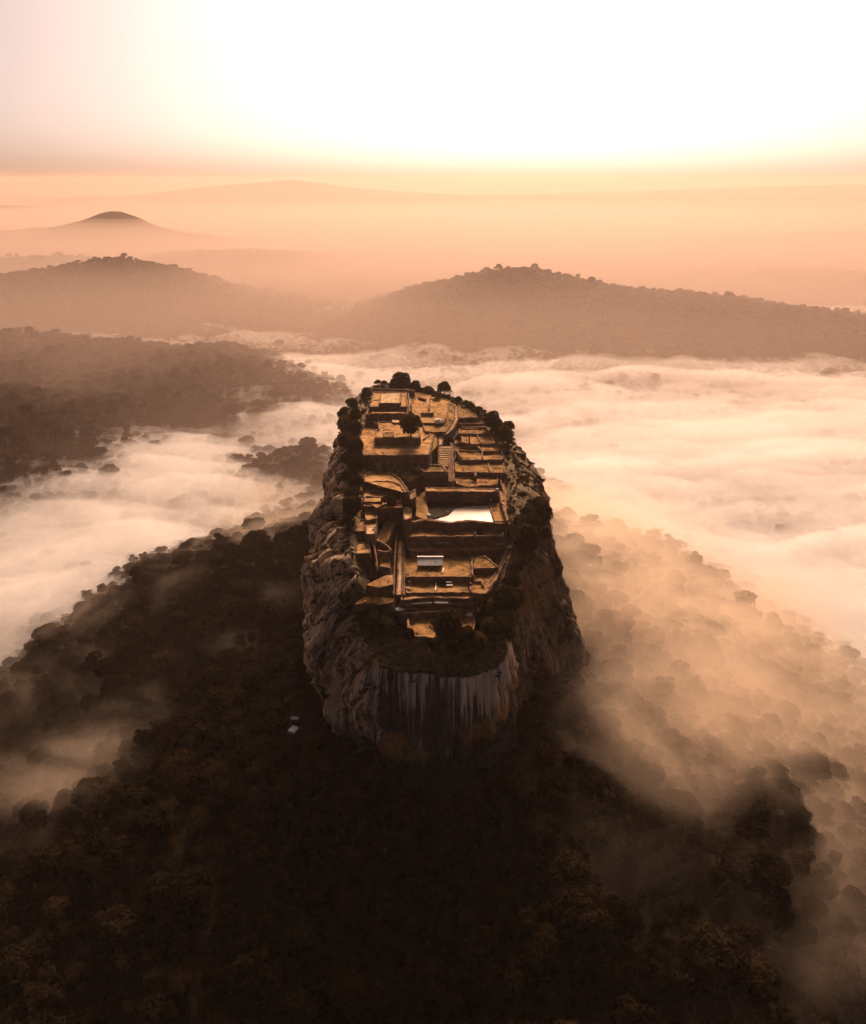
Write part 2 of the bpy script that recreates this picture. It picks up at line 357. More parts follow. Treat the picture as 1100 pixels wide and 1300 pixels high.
# ------------------------------------------------------------------ terrain
PLAIN = -168.0
AXIS = [(2, 172, 0), (-3, 300, 0)]                      # the rock's long axis
def ridge_pts(lst): return [(*PF(*q).to_2d(), PF(*q).z) for q in lst]
RIDGES = [
    (ridge_pts([(330,402,1650),(400,396,1600),(480,378,1560),(550,356,1500),(605,345,1450),(650,338,1400),(700,346,1370),(790,366,1310),(880,374,1260),(980,386,1210),(1100,402,1150),(1350,432,1040)]), 260, 3),
    (ridge_pts([(-160,372,1450),(-40,352,1500),(60,340,1560),(110,331,1600),(150,327,1600),(190,334,1580),(240,358,1540),(300,379,1500),(420,392,1480)]), 210, 5),
    (ridge_pts([(-150,335,2100),(0,328,2150),(70,326,2150),(130,345,2100)]), 260, 6),
    (ridge_pts([(150,336,2450),(220,321,2500),(300,318,2500),(350,321,2450),(410,334,2400),(480,346,2300),(540,352,2250),(600,362,2200)]), 260, 7),
    (ridge_pts([(220,318,3500),(290,306,3500),(340,302,3500),(390,309,3500),(450,322,3450)]), 300, 8),
    (ridge_pts([(-120,300,3300),(0,290,3300),(70,285,3300),(105,277,3300),(130,267,3300),(148,264,3300),(166,270,3300),(190,283,3300),(230,292,3300)]), 270, 9),
    (ridge_pts([(640,352,2300),(740,345,2250),(860,346,2150),(1000,348,2050),(1100,350,1980),(1300,352,1900)]), 260, 10),
    (ridge_pts([(560,318,3300),(690,309,3400),(800,304,3500),(950,297,3500),(1100,291,3500),(1300,288,3500)]), 420, 11),
    (ridge_pts([(180,246,12000),(260,236,12000),(320,231,12000),(375,227,12000),(410,231,12000),(440,236,12000),(520,243,12000)]), 1100, 13),
    (ridge_pts([(640,246,12500),(760,243,12500),(880,239,12500),(980,235,12500),(1060,233,12500),(1200,235,12500),(1400,240,12500)]), 1300, 14),
    (ridge_pts([(-300,262,8000),(-100,258,8000),(20,262,8000),(120,270,8000)]), 800, 15),
]
UPLAND = [(-900, 330), (-470, 360), (-335, 440), (-265, 575), (-205, 690), (-120, 760), (-70, 900), (-250, 1120), (-900, 1300)]
def poly_signed(x, y, poly):       # positive inside
    ins = np.zeros(np.shape(x), bool); n = len(poly)
    for i in range(n):
        (ax, ay), (bx, by) = poly[i], poly[(i + 1) % n]
        if ay == by: continue
        c = ((ay > y) != (by > y)) & (x < (bx - ax) * (y - ay) / (by - ay) + ax)
        ins ^= c
    d, _ = seg_dist(x, y, [(*p, 0) for p in poly + poly[:1]])
    return np.where(ins, d, -d)
def height(x, y):
    x = np.asarray(x, float); y = np.asarray(y, float)
    wob = fbm(x / 90, y / 90, 4, 4)
    h = PLAIN + 7 * fbm(x / 330, y / 330, 1, 4) + 2.0 * wob
    # the talus hill round the rock
    d, _ = seg_dist(x, y, AXIS)
    ang = np.arctan2(y - 235, x)
    d2 = d * (1 + 0.10 * noise2(np.cos(ang) * 2.1 + 5, np.sin(ang) * 2.1, 21)) + 9 * wob
    t = np.clip((d2 - 34) / 232, -0.12, 1)
    hill = PLAIN + 104 * (1 - t) ** 1.06
    hill = hill + np.where(t < 1, 5.5 * fbm(x / 46, y / 46, 22, 4) * smooth(t * 5), 0)
    h = np.maximum(h, np.where(t < 1, hill, -1e3))
    # wooded upland across the valley
    s = poly_signed(x, y, UPLAND) + 26 * fbm(x / 120, y / 120, 24, 3)
    h = h + smooth((s + 25) / 170) * (40 + 16 * fbm(x / 170, y / 170, 25, 4))
    # low spur that stands out of the mist behind the rock
    for (px, py, fw, r, seed) in ((385, 536, 640, 34, 1), (425, 532, 720, 36, 2), (330, 545, 640, 45, 2), (1095, 548, 620, 24, 3), (1130, 540, 640, 30, 3), (1065, 518, 720, 24, 3), (690, 562, 560, 26, 4), (540, 470, 900, 70, 4)):
        q = PF(px, py, fw); h = h + max(q.z - PLAIN - 36, 1) * np.exp(-((x - q.x) ** 2 + (y - q.y) ** 2) / r ** 2)
    far = smooth((y - 1700) / 3000)
    for pts, w, seed in RIDGES:
        rd, rz = seg_dist(x, y, pts)
        rd = rd * (1 + 0.18 * fbm(x / (w * 1.3), y / (w * 1.3), 40 + seed, 3))
        top = (rz - PLAIN - 7) * np.exp(-(rd / w) ** 2)
        h = np.maximum(h, PLAIN + top + (5 * fbm(x / 150, y / 150, 60 + seed, 4) - 2) * np.exp(-(rd / w) ** 2))
    return h

def axis_coords(lo, hi, near_lo, near_hi, step, grow=1.045):
    a = list(np.arange(near_lo, near_hi + step, step)); s = step
    up = []; v = a[-1]
    while v < hi: s *= grow; v += s; up.append(v)
    s = step; dn = []; v = a[0]
    while v > lo: s *= grow; v -= s; dn.append(v)
    return np.array(dn[::-1] + a + up)
gx = axis_coords(-17000, 17000, -620, 620, 6.0, 1.05)
gy = axis_coords(-1500, 17000, 20, 1750, 6.0, 1.05)
GX, GY = np.meshgrid(gx, gy)
GZ = height(GX, GY)
# sink the sheet under the rock itself
gd, _ = seg_dist(GX, GY, AXIS)
GZ = np.where(gd < 24, GZ - 10, GZ)
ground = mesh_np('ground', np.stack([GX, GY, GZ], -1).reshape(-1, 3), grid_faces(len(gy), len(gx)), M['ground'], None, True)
tag(ground, kind='structure')
def ground_z(x, y): return height(x, y)

# ------------------------------------------------------------------ the rock
DEF = [(3,3),(6,-6),(8,-20),(9,-40),(10,-62),(14,-110)]
STATIONS = [
    (530,490,7.0, DEF), (575,503,5.5, DEF), (607,522,4.0, DEF),
    (635,545,2.0, [(4,0),(7,-6),(9,-18),(11,-38),(13,-60),(18,-110)]),
    (652,577,0.0, [(5,-2.5),(9,-7),(12,-16),(14,-36),(18,-60),(24,-110)]),
    (655,612,-2.5,[(6,-5),(11,-10),(14,-20),(17,-38),(23,-60),(30,-110)]),
    (655,650,-6.0,[(5,-9),(10.5,-16),(14,-28),(21,-45),(27,-66),(34,-110)]),
    (652,690,-12.5,[(4,-16),(7,-22),(10,-32),(14,-46),(18,-66),(26,-110)]),
    (640,737,-17.5,[(3,-20),(5,-26),(7,-36),(8,-48),(8,-66),(18,-110)]),
    (634,785,-23.0,[(3,-26),(5,-32),(6.5,-41),(5,-53),(2,-66),(7,-110)]),
    (645,826,-27.5,[(1.5,-31),(3,-38),(3.5,-47),(1.5,-56),(-3,-67),(2,-110)]),
    (624,848,-30.5,[(.8,-33),(1.8,-40),(2.2,-49),(0.5,-57),(-3,-67),(0,-110)]),
    (590,856,-31.0,[(.8,-33.5),(2,-40),(2.6,-50),(2,-60),(-3,-69),(0,-110)]),
    (548,853,-30.5,[(.8,-33),(2,-40),(2.6,-50),(2.5,-61),(-2,-70),(0,-110)]),
    (508,850,-30.0,[(.8,-33),(2,-40),(2.6,-50),(2.5,-60),(-1,-68),(0,-110)]),
    (480,843,-29.0,[(.8,-32),(2,-39),(2.4,-48),(1.5,-58),(-1,-67),(2,-110)]),
    (461,815,-26.0,[(2,-31),(3.5,-38),(3.5,-48),(2.5,-58),(2,-67),(8,-110)]),
    (453,778,-21.5,[(4,-26),(7.5,-34),(10,-44),(11,-55),(9,-68),(11,-110)]),
    (450,737,-13.5,[(5,-18),(10,-26),(13.5,-36),(14,-50),(12,-66),(14,-110)]),
    (446,695,-9.0,[(5,-12.5),(10.5,-21),(15,-32),(16,-46),(14,-64),(16,-110)]),
    (448,650,-5.0,[(6,-8),(12,-15),(16.5,-25),(17.5,-38),(16,-60),(18,-110)]),
    (455,605,-1.0,[(6.5,-4),(12.5,-10),(17,-19),(18,-32),(17,-55),(20,-110)]),
    (454,560,3.0,[(4,0),(8,-6),(12,-14),(15,-28),(17,-50),(24,-110)]),
    (452,525,5.5,[(3,3),(6,-3),(9,-11),(12,-26),(14,-50),(20,-110)]),
    (460,497,8.0,[(2,6),(5,0),(8,-10),(10,-26),(11,-50),(16,-110)]),
    (492,487,8.0, DEF),
]
def catmull(vals, t, closed):
    n = len(vals); i = np.floor(t).astype(int); f = (t - i)[:, None]
    g = (lambda k: vals[k % n]) if closed else (lambda k: vals[np.clip(k, 0, n - 1)])
    p0, p1, p2, p3 = g(i - 1), g(i), g(i + 1), g(i + 2)
    return 0.5 * (2 * p1 + (p2 - p0) * f + (2 * p0 - 5 * p1 + 4 * p2 - p3) * f ** 2 + (3 * p1 - p0 - 3 * p2 + p3) * f ** 3)
ZB = [(150,-32),(157,-30.6),(160,-28),(162,-25.5),(170,-23.6),(172,-20.6),(180,-18.2),(192,-16.4),(196,-14.4),(202,-11.6),(206,-11),(221,-10.5),(226,-6),(232,-4.5),(240,-3.5),(256,0.0),(274,3),(330,5.5),(345,6.5)]
def zbase(y): return np.interp(y, [a for a, _ in ZB], [b for _, b in ZB])
def make_rock():
    rim = np.array([P(a, b, c)[:] for a, b, c, _ in STATIONS])
    n = len(rim); per, rows = 900, 150
    nx = np.roll(rim, -1, 0) - np.roll(rim, 1, 0)
    nrm = np.stack([-nx[:, 1], nx[:, 0]], 1); nrm /= np.linalg.norm(nrm, axis=1)[:, None]
    ctr = rim[:, :2].mean(0)
    if ((rim[:, :2] - ctr) * nrm).sum() < 0: nrm = -nrm
    lev = [rim]
    for k in range(6):
        o = np.array([s[3][k][0] for s in STATIONS]); z = np.array([s[3][k][1] for s in STATIONS])
        lev.append(np.column_stack([rim[:, :2] + nrm * o[:, None], z]))
    # even spacing round the rim
    tt = np.linspace(0, n, 4000, endpoint=False); rr = catmull(rim, tt, True)
    ln = np.concatenate([[0], np.cumsum(np.linalg.norm(np.diff(rr, axis=0), axis=1))])
    total = ln[-1] + np.linalg.norm(rr[0] - rr[-1])
    tq = np.interp(np.linspace(0, total, per, endpoint=False), np.append(ln, total), np.append(tt, n))
    ring = np.stack([catmull(l, tq, True) for l in lev])                     # 7, per, 3
    # even spacing down the face, denser at the top
    wt = np.concatenate([np.linspace(0, 4.6, 118, endpoint=False), np.linspace(4.6, 6, rows - 118)])
    body = catmull(ring.reshape(7, -1), wt, False).reshape(rows, per, 3)
    s_arc = np.linspace(0, total, per, endpoint=False)[None, :] * np.ones((rows, 1))
    zz = body[..., 2]
    du = np.roll(body, -1, 1) - np.roll(body, 1, 1); dv = np.gradient(body, axis=0)
    nn = np.cross(du, dv); nn /= np.linalg.norm(nn, axis=-1)[..., None] + 1e-9
    if (nn[60, :, :2] * (body[60, :, :2] - ctr)).sum() < 0: nn = -nn
    deep = smooth(wt / 0.9)[:, None]                                         # the rim itself stays put
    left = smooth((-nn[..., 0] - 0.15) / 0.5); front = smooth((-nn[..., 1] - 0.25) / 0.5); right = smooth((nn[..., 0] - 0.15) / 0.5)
    lean = s_arc + 0.55 * zz * left
    slab = fbm(lean / 15, zz / 42, 70, 3); slab = np.where(slab > 0, 1, -1) * np.abs(slab) ** 0.6
    disp = 2.2 * slab + 2.4 * (np.abs(noise2(lean / 9.0, zz / 34, 71)) - 0.35) \
        + 1.0 * fbm(s_arc / 3.0, zz / 16, 72, 3) + 1.1 * fbm(s_arc / 3.4, zz / 4.4, 73, 5, 0.6)
    for sc_, dp_, wd_, sd_ in ((13, 3.0, .05, 74), (7, 1.6, .07, 82)):
        crack = np.abs(noise2(lean / sc_ + 3.3, zz / (sc_ * 3.6), sd_)); disp -= dp_ * np.exp(-(crack / wd_) ** 2) * np.clip(left + 0.7 * right + 0.35 * front, 0, 1)
    disp += right * 2.4 * fbm(s_arc / 9, zz / 15, 75, 4)
    for zl, wd_ in ((-17, .9), (-36, 1.2), (-52, 1.0)):                       # ledges running across the flanks
        zw = zz - zl - 5 * noise2(s_arc / 28, s_arc * 0, 83); disp += 0.9 * np.clip(left + right, 0, 1) * np.exp(-(zw / wd_) ** 2) * smooth(noise2(s_arc / 17, zl + s_arc * 0, 84) * 2 + .6)
    X = body[..., 0]
    for x0, w, d_, z0, z1 in ((6.6, 0.9, 3.4, -68, -30), (-11.5, 1.6, 2.2, -47, -30), (-17.0, 1.2, 2.0, -60, -29), (14.5, 0.6, 1.4, -62, -31), (1.5, .5, .8, -64, -36), (-4.5, .5, .9, -66, -40)):
        disp -= front * d_ * np.exp(-((X - x0 - 0.5 * noise2(zz / 7, zz * 0, 80)) / w) ** 2) * smooth((z1 + 1.5 - zz) / 3) * smooth((zz - z0 + 3) / 6)
    dr = smooth((wt - 0.7) / 2.3)[:, None]
    body = body + nn * (disp * (0.38 + 0.62 * deep) * (1 - right * (1 - dr) * 0.85))[..., None]
    body[..., 2] += (1 - deep) * (1.0 * fbm(s_arc / 5, s_arc * 0, 81, 4))
    # the cap: rings drawn in to the long axis
    K = 26; cap = []
    r0 = body[0]; ax = np.column_stack([np.interp(r0[:, 1], [160, 300], [1, -3]), np.clip(r0[:, 1], 163, 318)])
    for k in range(K, 0, -1):
        t = (k / K) ** 1.0
        q = r0[:, :2] * (1 - t) + ax * t
        zt = zbase(q[:, 1]) - 0.9
        w = smooth(np.full(per, t * 3.2))
        z = r0[:, 2] * (1 - w) + zt * w + (0.7 * fbm(q[:, 0] / 5, q[:, 1] / 5, 77, 4)) * smooth(np.full(per, t * 6))
        cap.append(np.column_stack([q, z]))
    cap = np.stack(cap); V = np.concatenate([cap, body]); nr = len(V)
    o = mesh_np('rock', V.reshape(-1, 3), grid_faces(nr, per, True), M['rock'], None, True)
    print('rock cap normal', o.data.polygons[per * 8].normal[:])
    me = o.data
    uvl = me.uv_layers.new(name='UVMap')
    sfull = np.broadcast_to(np.linspace(0, total, per, endpoint=False)[None, :], (nr, per))
    uvv = np.stack([sfull, V[..., 2]], -1).reshape(-1, 2)
    li = np.empty(len(me.loops), np.int32); me.loops.foreach_get('vertex_index', li)
    uv = uvv[li].astype(np.float32)
    # close the seam: faces that run past the last column
    f = li.reshape(-1, 4); wrap = ((f % per).max(1) - (f % per).min(1)) > per / 2
    uv = uv.reshape(-1, 4, 2); m = wrap[:, None] & ((f % per) < per / 2); uv[..., 0] = np.where(m, uv[..., 0] + total, uv[..., 0])
    uvl.data.foreach_set('uv', uv.ravel())
    z0 = np.zeros((K, per))
    A = {}
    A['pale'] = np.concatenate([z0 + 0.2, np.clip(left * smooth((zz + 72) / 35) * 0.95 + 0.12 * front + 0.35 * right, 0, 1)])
    for px, py, fw, r in ((657,790,167,2.6),(664,820,167,2.4),(650,838,163,2.6),(688,700,190,2.6),(640,862,161,2.4),(694,730,192,2.4)):
        q = PF(px, py, fw); dd = np.linalg.norm((body - np.array(q[:])) * (1, .7, .42), axis=-1)
        A['pale'][K:] = np.maximum(A['pale'][K:], smooth(1.7 - dd / r + 0.5 * fbm(s_arc / 2, zz / 5, 79, 3)))
    spot = (A['pale'][K:] > 0.6) * right
    lip = V[K][None, :, 2] - zz
    fr = smooth((-nn[..., 1] - 0.1) / 0.5)
    A['streak'] = np.concatenate([z0, np.clip(fr * smooth((158 + 22 - body[..., 1]) / 8) * (1.0 - 0.55 * lip / 38) * smooth((lip - 0.2) / 1.0) * smooth((body[..., 0] + 19) / 3), 0, 1)])
    rust = np.zeros_like(zz)
    for px, py, fw, r, k in ((500,943,156,4.5,.9),(530,952,156,4,.8),(610,925,156,4.5,.9),(636,893,160,4,1.),(650,868,163,3,.8),(470,832,163,2.5,.8),(458,890,168,2.5,1.),(395,705,200,3,.9),(690,760,190,9,.5),(676,790,172,5,.8),(668,740,180,5,.7)):
        q = PF(px, py, fw); dd = np.linalg.norm((body - np.array(q[:])) * (1, .5, 1), axis=-1)
        rust = np.maximum(rust, k * smooth((1.25 - dd / r + 0.5 * fbm(s_arc / 2, zz / 2, 78, 3)) * 1.6))
    A['rust'] = np.concatenate([z0, rust])
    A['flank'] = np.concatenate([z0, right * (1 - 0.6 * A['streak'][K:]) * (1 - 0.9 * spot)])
    A['turf'] = np.concatenate([z0 + 1, np.clip(1 - 0.75 * left * smooth((5 - zz) / 8), 0, 1) * smooth((zz + 34) / 6 + 0.0) + right * 0.7 * (zz < -28)])
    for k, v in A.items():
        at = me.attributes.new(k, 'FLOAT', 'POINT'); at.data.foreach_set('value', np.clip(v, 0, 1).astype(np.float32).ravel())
    tag(o, 'huge flat-topped rock with sheer streaked cliffs standing above the mist', 'rock')
    return o, V[K:], nn
rock, ROCK_BODY, _ = make_rock()

# ------------------------------------------------------------------ trees
def leaf_cloud(rng, lobes, per_lobe, size, squash=0.8):
    """Many small folded leaf sprays on and inside a set of lobes; returns verts, faces, per-face tone."""
    vs_, fs_, tone = [], [], []
    for (c, r) in lobes:
        k = int(per_lobe * r * r)
        d = rng.normal(size=(k, 3)); d /= np.linalg.norm(d, axis=1)[:, None]
        d[:, 2] = np.where(d[:, 2] < -0.35, -d[:, 2], d[:, 2])
        rad = r * rng.uniform(0.62, 1.10, k) ** 0.7
        p = c + d * rad[:, None] * (1, 1, squash)
        lt = rng.uniform(0, 1)
        nrm = d + rng.normal(size=(k, 3)) * 0.55; nrm /= np.linalg.norm(nrm, axis=1)[:, None]
        a = np.cross(nrm, rng.normal(size=(k, 3))); a /= np.linalg.norm(a, axis=1)[:, None]
        b = np.cross(nrm, a); sz = size * rng.uniform(0.6, 1.35, k)[:, None]
        base = len(vs_) and sum(len(x) for x in vs_) or 0
        q = np.stack([p - a * sz, p - b * sz * 0.55 + nrm * sz * 0.25, p + a * sz, p + b * sz * 0.55 + nrm * sz * 0.25], 1).reshape(-1, 3)
        vs_.append(q); fs_.append(base + np.arange(k * 4).reshape(-1, 4))
        tone.append(np.clip(lt * 0.7 + rng.uniform(0, 0.3, k), 0, 1))
    return np.concatenate(vs_), np.concatenate(fs_), np.concatenate(tone)
def crown_lobes(rng, kind, h, w):
    n = {'bushy': 18, 'round': 13, 'flat': 10, 'tall': 12, 'shrub': 7, 'open': 9}[kind]; out = []
    for i in range(n):
        a = i * 2.4 + rng.uniform(-.4, .4); q = math.sqrt((i + .5) / n)
        if kind == 'bushy':
            u = 1 - 2 * (i + .5) / n; rxy = math.sqrt(1 - u * u) * rng.uniform(.8, 1.1)
            out.append((np.array([math.cos(a) * rxy * w * 0.30, math.sin(a) * rxy * w * 0.30, h * (0.50 + 0.30 * u) + rng.uniform(-.04, .04) * h]), w * rng.uniform(.19, .27))); continue
        elif kind == 'round':  z = h * (0.42 + 0.40 * (1 - q * q)) + rng.uniform(-.06, .06) * h; rr = w * (0.29 - 0.08 * q)
        elif kind == 'flat': z = h * (0.74 + 0.10 * (1 - q * q)) + rng.uniform(-.05, .05) * h; rr = w * 0.23
        elif kind == 'tall': z = h * (0.35 + 0.55 * (i / n)); q *= 0.75; rr = w * (0.30 - 0.10 * i / n)
        elif kind == 'open': z = h * (0.55 + 0.35 * rng.uniform(0, 1)); rr = w * rng.uniform(.16, .24)
        else:                z = h * (0.30 + 0.35 * (1 - q * q)); rr = w * 0.27
        out.append((np.array([math.cos(a) * q * w * 0.38, math.sin(a) * q * w * 0.38, z]), rr * rng.uniform(.85, 1.15)))
    return out
def make_tree(name, kind, h, w, density, leaf, mat, seed, link=True, single=False):
    """A tree with its base at the origin: tapered trunk and limbs, and a crown of leaf sprays."""
    rng = np.random.default_rng(seed); lobes = crown_lobes(rng, kind, h, w)
    v, f, tone = leaf_cloud(rng, lobes, density, leaf)
    tb = MB(); fork = h * (0.12 if kind in ('shrub', 'bushy') else 0.36); tr = h * 0.030 + 0.05
    tb.tube([(0, 0, -0.6), (0.02 * h, 0, fork * .5), (0, 0.02 * h, fork), (0.0, 0.0, h * 0.66)], [tr * 1.5, tr * 1.05, tr * .85, tr * .4])
    for c, r in lobes[::2]:
        e = Vector(c); mid = Vector((e.x * .45, e.y * .45, fork + (e.z - fork) * .6))
        tb.tube([(0, 0.02 * h, fork * .9), mid, e], [tr * .6, tr * .42, tr * .16], 5)
    if single:
        nv = len(v); tv = np.array(tb.v); faces = [tuple(x) for x in f.tolist()] + [tuple(i + nv for i in q) for q in tb.f]
        o = mesh_np(name, np.concatenate([v, tv]), faces, [mat, M['bark']], None, False, link)
        o.data.polygons.foreach_set('material_index', [0] * len(f) + [1] * len(tb.f))
        at = o.data.attributes.new('leaf', 'FLOAT', 'FACE'); at.data.foreach_set('value', np.concatenate([tone, np.zeros(len(tb.f))]).astype(np.float32))
        return o
    root = empty(name, (0, 0, 0))
    cr = mesh_np('crown', v, f, mat, root, False, True)
    at = cr.data.attributes.new('leaf', 'FLOAT', 'FACE'); at.data.foreach_set('value', tone.astype(np.float32))
    tb.build('trunk', M['bark'], root, True)
    return root

FOREST_KINDS = [('round', 9, 8), ('round', 8, 9), ('flat', 10, 10), ('tall', 11, 7), ('open', 10, 8), ('round', 7, 7), ('flat', 8, 8)]
def jitter_grid(x0, x1, y0, y1, step, rng):
    a, b = np.meshgrid(np.arange(x0, x1, step), np.arange(y0, y1, step)); a = a.ravel(); b = b.ravel()
    return a + rng.uniform(-.5, .5, len(a)) * step, b + rng.uniform(-.5, .5, len(b)) * step
RX, RY = ROCK_BODY[100, :, 0], ROCK_BODY[100, :, 1]
def off_rock(x, y): 
    d, _ = seg_dist(x, y, AXIS); return d > 31
def forest_points():
    rng = np.random.default_rng(5); out = []
    for (x0, x1, y0, y1, step, sc) in ((-420, 420, 40, 520, 4.8, 0.62), (-900, 900, 520, 1050, 6.8, 0.80), (-1700, 1700, 1050, 1900, 7.6, 0.74), (-2700, 2700, 1900, 2900, 12.0, 0.95)):
        x, y = jitter_grid(x0, x1, y0, y1, step, rng); z = height(x, y)
        px, py, dep = project(x, y, z)
        keep = (px > -330) & (px < 1430) & (py < 1420) & (dep > 5) & off_rock(x, y)
        dn = noise2(x / 37, y / 37, 90)
        keep &= rng.uniform(0, 1, len(x)) < 0.93 + 0.25 * dn
        x, y, z = x[keep], y[keep], z[keep]
        s = sc * (1 + 0.30 * noise2(x / 23, y / 23, 91)) * np.exp(rng.normal(0, 0.26, len(x))) * np.where((rng.uniform(0, 1, len(x)) < 0.03) & (y < 620), 1.5, 1.0)
        out.append(np.column_stack([x, y, z - 0.5, s]))
    return np.concatenate(out)
PTS = forest_points()
HUT = Vector((0, 0, -90.0))
for _ in range(30):                                     # where the view down to the small clearing meets the hillside
    HUT = P(375, 916, HUT.z * .5 + .5 * float(height(HUT.x, HUT.y)) if _ else -75)
HUT.z = float(height(HUT.x, HUT.y))
_dx, _dy = PTS[:, 0] - HUT.x, PTS[:, 1] - HUT.y
_u = Vector((-HUT.x, -HUT.y)).normalized(); _al = _dx * _u.x + _dy * _u.y; _ac = np.abs(_dx * _u.y - _dy * _u.x)
PTS = PTS[~((np.hypot(_dx, _dy) < 6) | ((_al > 0) & (_al < 15) & (_ac < 4.5)))]
rngf = np.random.default_rng(17)
PICK = rngf.integers(0, len(FOREST_KINDS), len(PTS)); ROT = rngf.uniform(0, 6.283, len(PTS))
FPX_, FPY_, FDEP = project(PTS[:, 0], PTS[:, 1], PTS[:, 2] + 4)
in_frame = (FPX_ > 5) & (FPX_ < 1095) & (FPY_ > 480) & (FPY_ < 1290)
size_px = np.where(in_frame & (np.abs(FPX_ - 550) > np.where(FPY_ < 990, 175, 0)), PTS[:, 3] / FDEP, 0)
order = np.argsort(-size_px); chosen = order[:290]
is_single = np.zeros(len(PTS), bool); is_single[chosen] = True
print('forest points', len(PTS))
protos = []
for i, (k, h, w) in enumerate(FOREST_KINDS):
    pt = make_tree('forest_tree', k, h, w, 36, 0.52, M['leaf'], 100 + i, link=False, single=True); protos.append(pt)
def scatter(name, pts, pick, rot, objs, kindtag):
    me = bpy.data.meshes.new(name); me.vertices.add(len(pts)); me.vertices.foreach_set('co', pts[:, :3].astype(np.float32).ravel())
    a = me.attributes.new('pick', 'INT', 'POINT'); a.data.foreach_set('value', pick.astype(np.int32))
    a = me.attributes.new('turn', 'FLOAT_VECTOR', 'POINT'); a.data.foreach_set('vector', np.column_stack([rot * 0, rot * 0, rot]).astype(np.float32).ravel())
    a = me.attributes.new('size', 'FLOAT', 'POINT'); a.data.foreach_set('value', pts[:, 3].astype(np.float32))
    o = bpy.data.objects.new(name, me); COL.objects.link(o)
    cl = bpy.data.collections.new(name + '_kinds')
    for q in objs: cl.objects.link(q)
    ng = bpy.data.node_groups.new(name, 'GeometryNodeTree')
    ng.interface.new_socket('Geometry', in_out='INPUT', socket_type='NodeSocketGeometry'); ng.interface.new_socket('Geometry', in_out='OUTPUT', socket_type='NodeSocketGeometry')
    N, L = ng.nodes, ng.links
    gi, go = N.new('NodeGroupInput'), N.new('NodeGroupOutput')
    ci = N.new('GeometryNodeCollectionInfo'); ci.inputs[0].default_value = cl; ci.inputs['Separate Children'].default_value = True; ci.inputs['Reset Children'].default_value = True
    iop = N.new('GeometryNodeInstanceOnPoints'); iop.inputs['Pick Instance'].default_value = True
    def na(nm, ty):
        q = N.new('GeometryNodeInputNamedAttribute'); q.data_type = ty; q.inputs[0].default_value = nm
        return next(s for s in q.outputs if s.enabled and s.name == 'Attribute')
    L.new(gi.outputs[0], iop.inputs['Points']); L.new(ci.outputs[0], iop.inputs['Instance'])
    L.new(na('pick', 'INT'), iop.inputs['Instance Index']); L.new(na('turn', 'FLOAT_VECTOR'), iop.inputs['Rotation']); L.new(na('size', 'FLOAT'), iop.inputs['Scale'])
    L.new(iop.outputs[0], go.inputs[0])
    md = o.modifiers.new('scatter', 'NODES'); md.node_group = ng
    tag(o, kind=kindtag); return o
def singles():
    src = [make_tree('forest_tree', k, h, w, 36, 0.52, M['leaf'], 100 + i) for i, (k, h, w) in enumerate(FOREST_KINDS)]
    used = [False] * len(src)
    for i in chosen:
        k = int(PICK[i]); o = src[k] if not used[k] else copy_tree(src[k]); used[k] = True
        o.location = PTS[i, :3]; o.rotation_euler = (0, 0, float(ROT[i])); s = float(PTS[i, 3]); o.scale = (s, s, s)
        px, py = FPX_[i], FPY_[i]
        if py > 990 and 300 < px < 800: tag(o, 'forest tree in the dark closed canopy below the foot of the front cliff', 'tree', 'trees below the front cliff')
        elif px < 550: tag(o, 'forest tree of the dark wooded slope beside the pale cliff', 'tree', 'trees on the slope beside the pale cliff')
        else: tag(o, 'forest tree of the brown misty slope beside the rust-coloured cliff', 'tree', 'trees on the slope beside the brown cliff')
    for k, s in enumerate(src):
        if not used[k]:
            for ch in list(s.children): bpy.data.objects.remove(ch)
            bpy.data.objects.remove(s)

# ------------------------------------------------------------------ the ruins on the summit
import bmesh
def densify(pts, step, closed=True, jit=0.09, rng=None):
    out = []; n = len(pts)
    for i in range(n if closed else n - 1):
        a, b = pts[i], pts[(i + 1) % n]; k = max(1, int((b - a).length / step))
        for j in range(k):
            q = a.lerp(b, j / k)
            if j: q = q + Vector((rng.normal() * jit, rng.normal() * jit, rng.normal() * jit * 0.6))
            out.append(q)
    if not closed: out.append(pts[-1].copy())
    return out
ZMAP = ((-60, -55), (-25.2, -22.2), (-22.6, -20.2), (-21.0, -18.6), (-19.6, -17.4), (-19.0, -16.8), (-17.2, -15.3), (-14.6, -13.0), (-11.2, -10.0), (-9.0, -9.0), (99, 99))
def zmap(z): return float(np.interp(z, [a for a, _ in ZMAP], [b for _, b in ZMAP]))
def to3(pts, z): return [P(p[0], p[1], zmap(p[2] if len(p) > 2 else z)) for p in pts]
def floor_mesh(name, ring, mat, parent, rng, step=1.3, rough=0.13):
    bm = bmesh.new(); vs_ = [bm.verts.new(p) for p in ring]; bm.faces.new(vs_)
    bmesh.ops.triangulate(bm, faces=bm.faces[:])
    for _ in range(4):
        es = [e for e in bm.edges if e.calc_length() > step and not e.is_boundary]
        if not es: break
        bmesh.ops.subdivide_edges(bm, edges=es, cuts=1); bmesh.ops.triangulate(bm, faces=bm.faces[:])
    bm.normal_update()
    for v in bm.verts:
        if not v.is_boundary:
            w = parent.location
            v.co.z += rough * float(fbm((v.co.x + w.x) / 3.2, (v.co.y + w.y) / 3.2, 300, 3)) * 1.6
    if sum(f.normal.z for f in bm.faces) < 0: bmesh.ops.reverse_faces(bm, faces=bm.faces[:])
    me = bpy.data.meshes.new(name); bm.to_mesh(me); bm.free(); me.materials.append(mat)
    o = bpy.data.objects.new(name, me); COL.objects.link(o); o.parent = parent; return o
def area2(ring): return sum(a.x * b.y - b.x * a.y for a, b in zip(ring, ring[1:] + ring[:1]))
NSEED = [1]
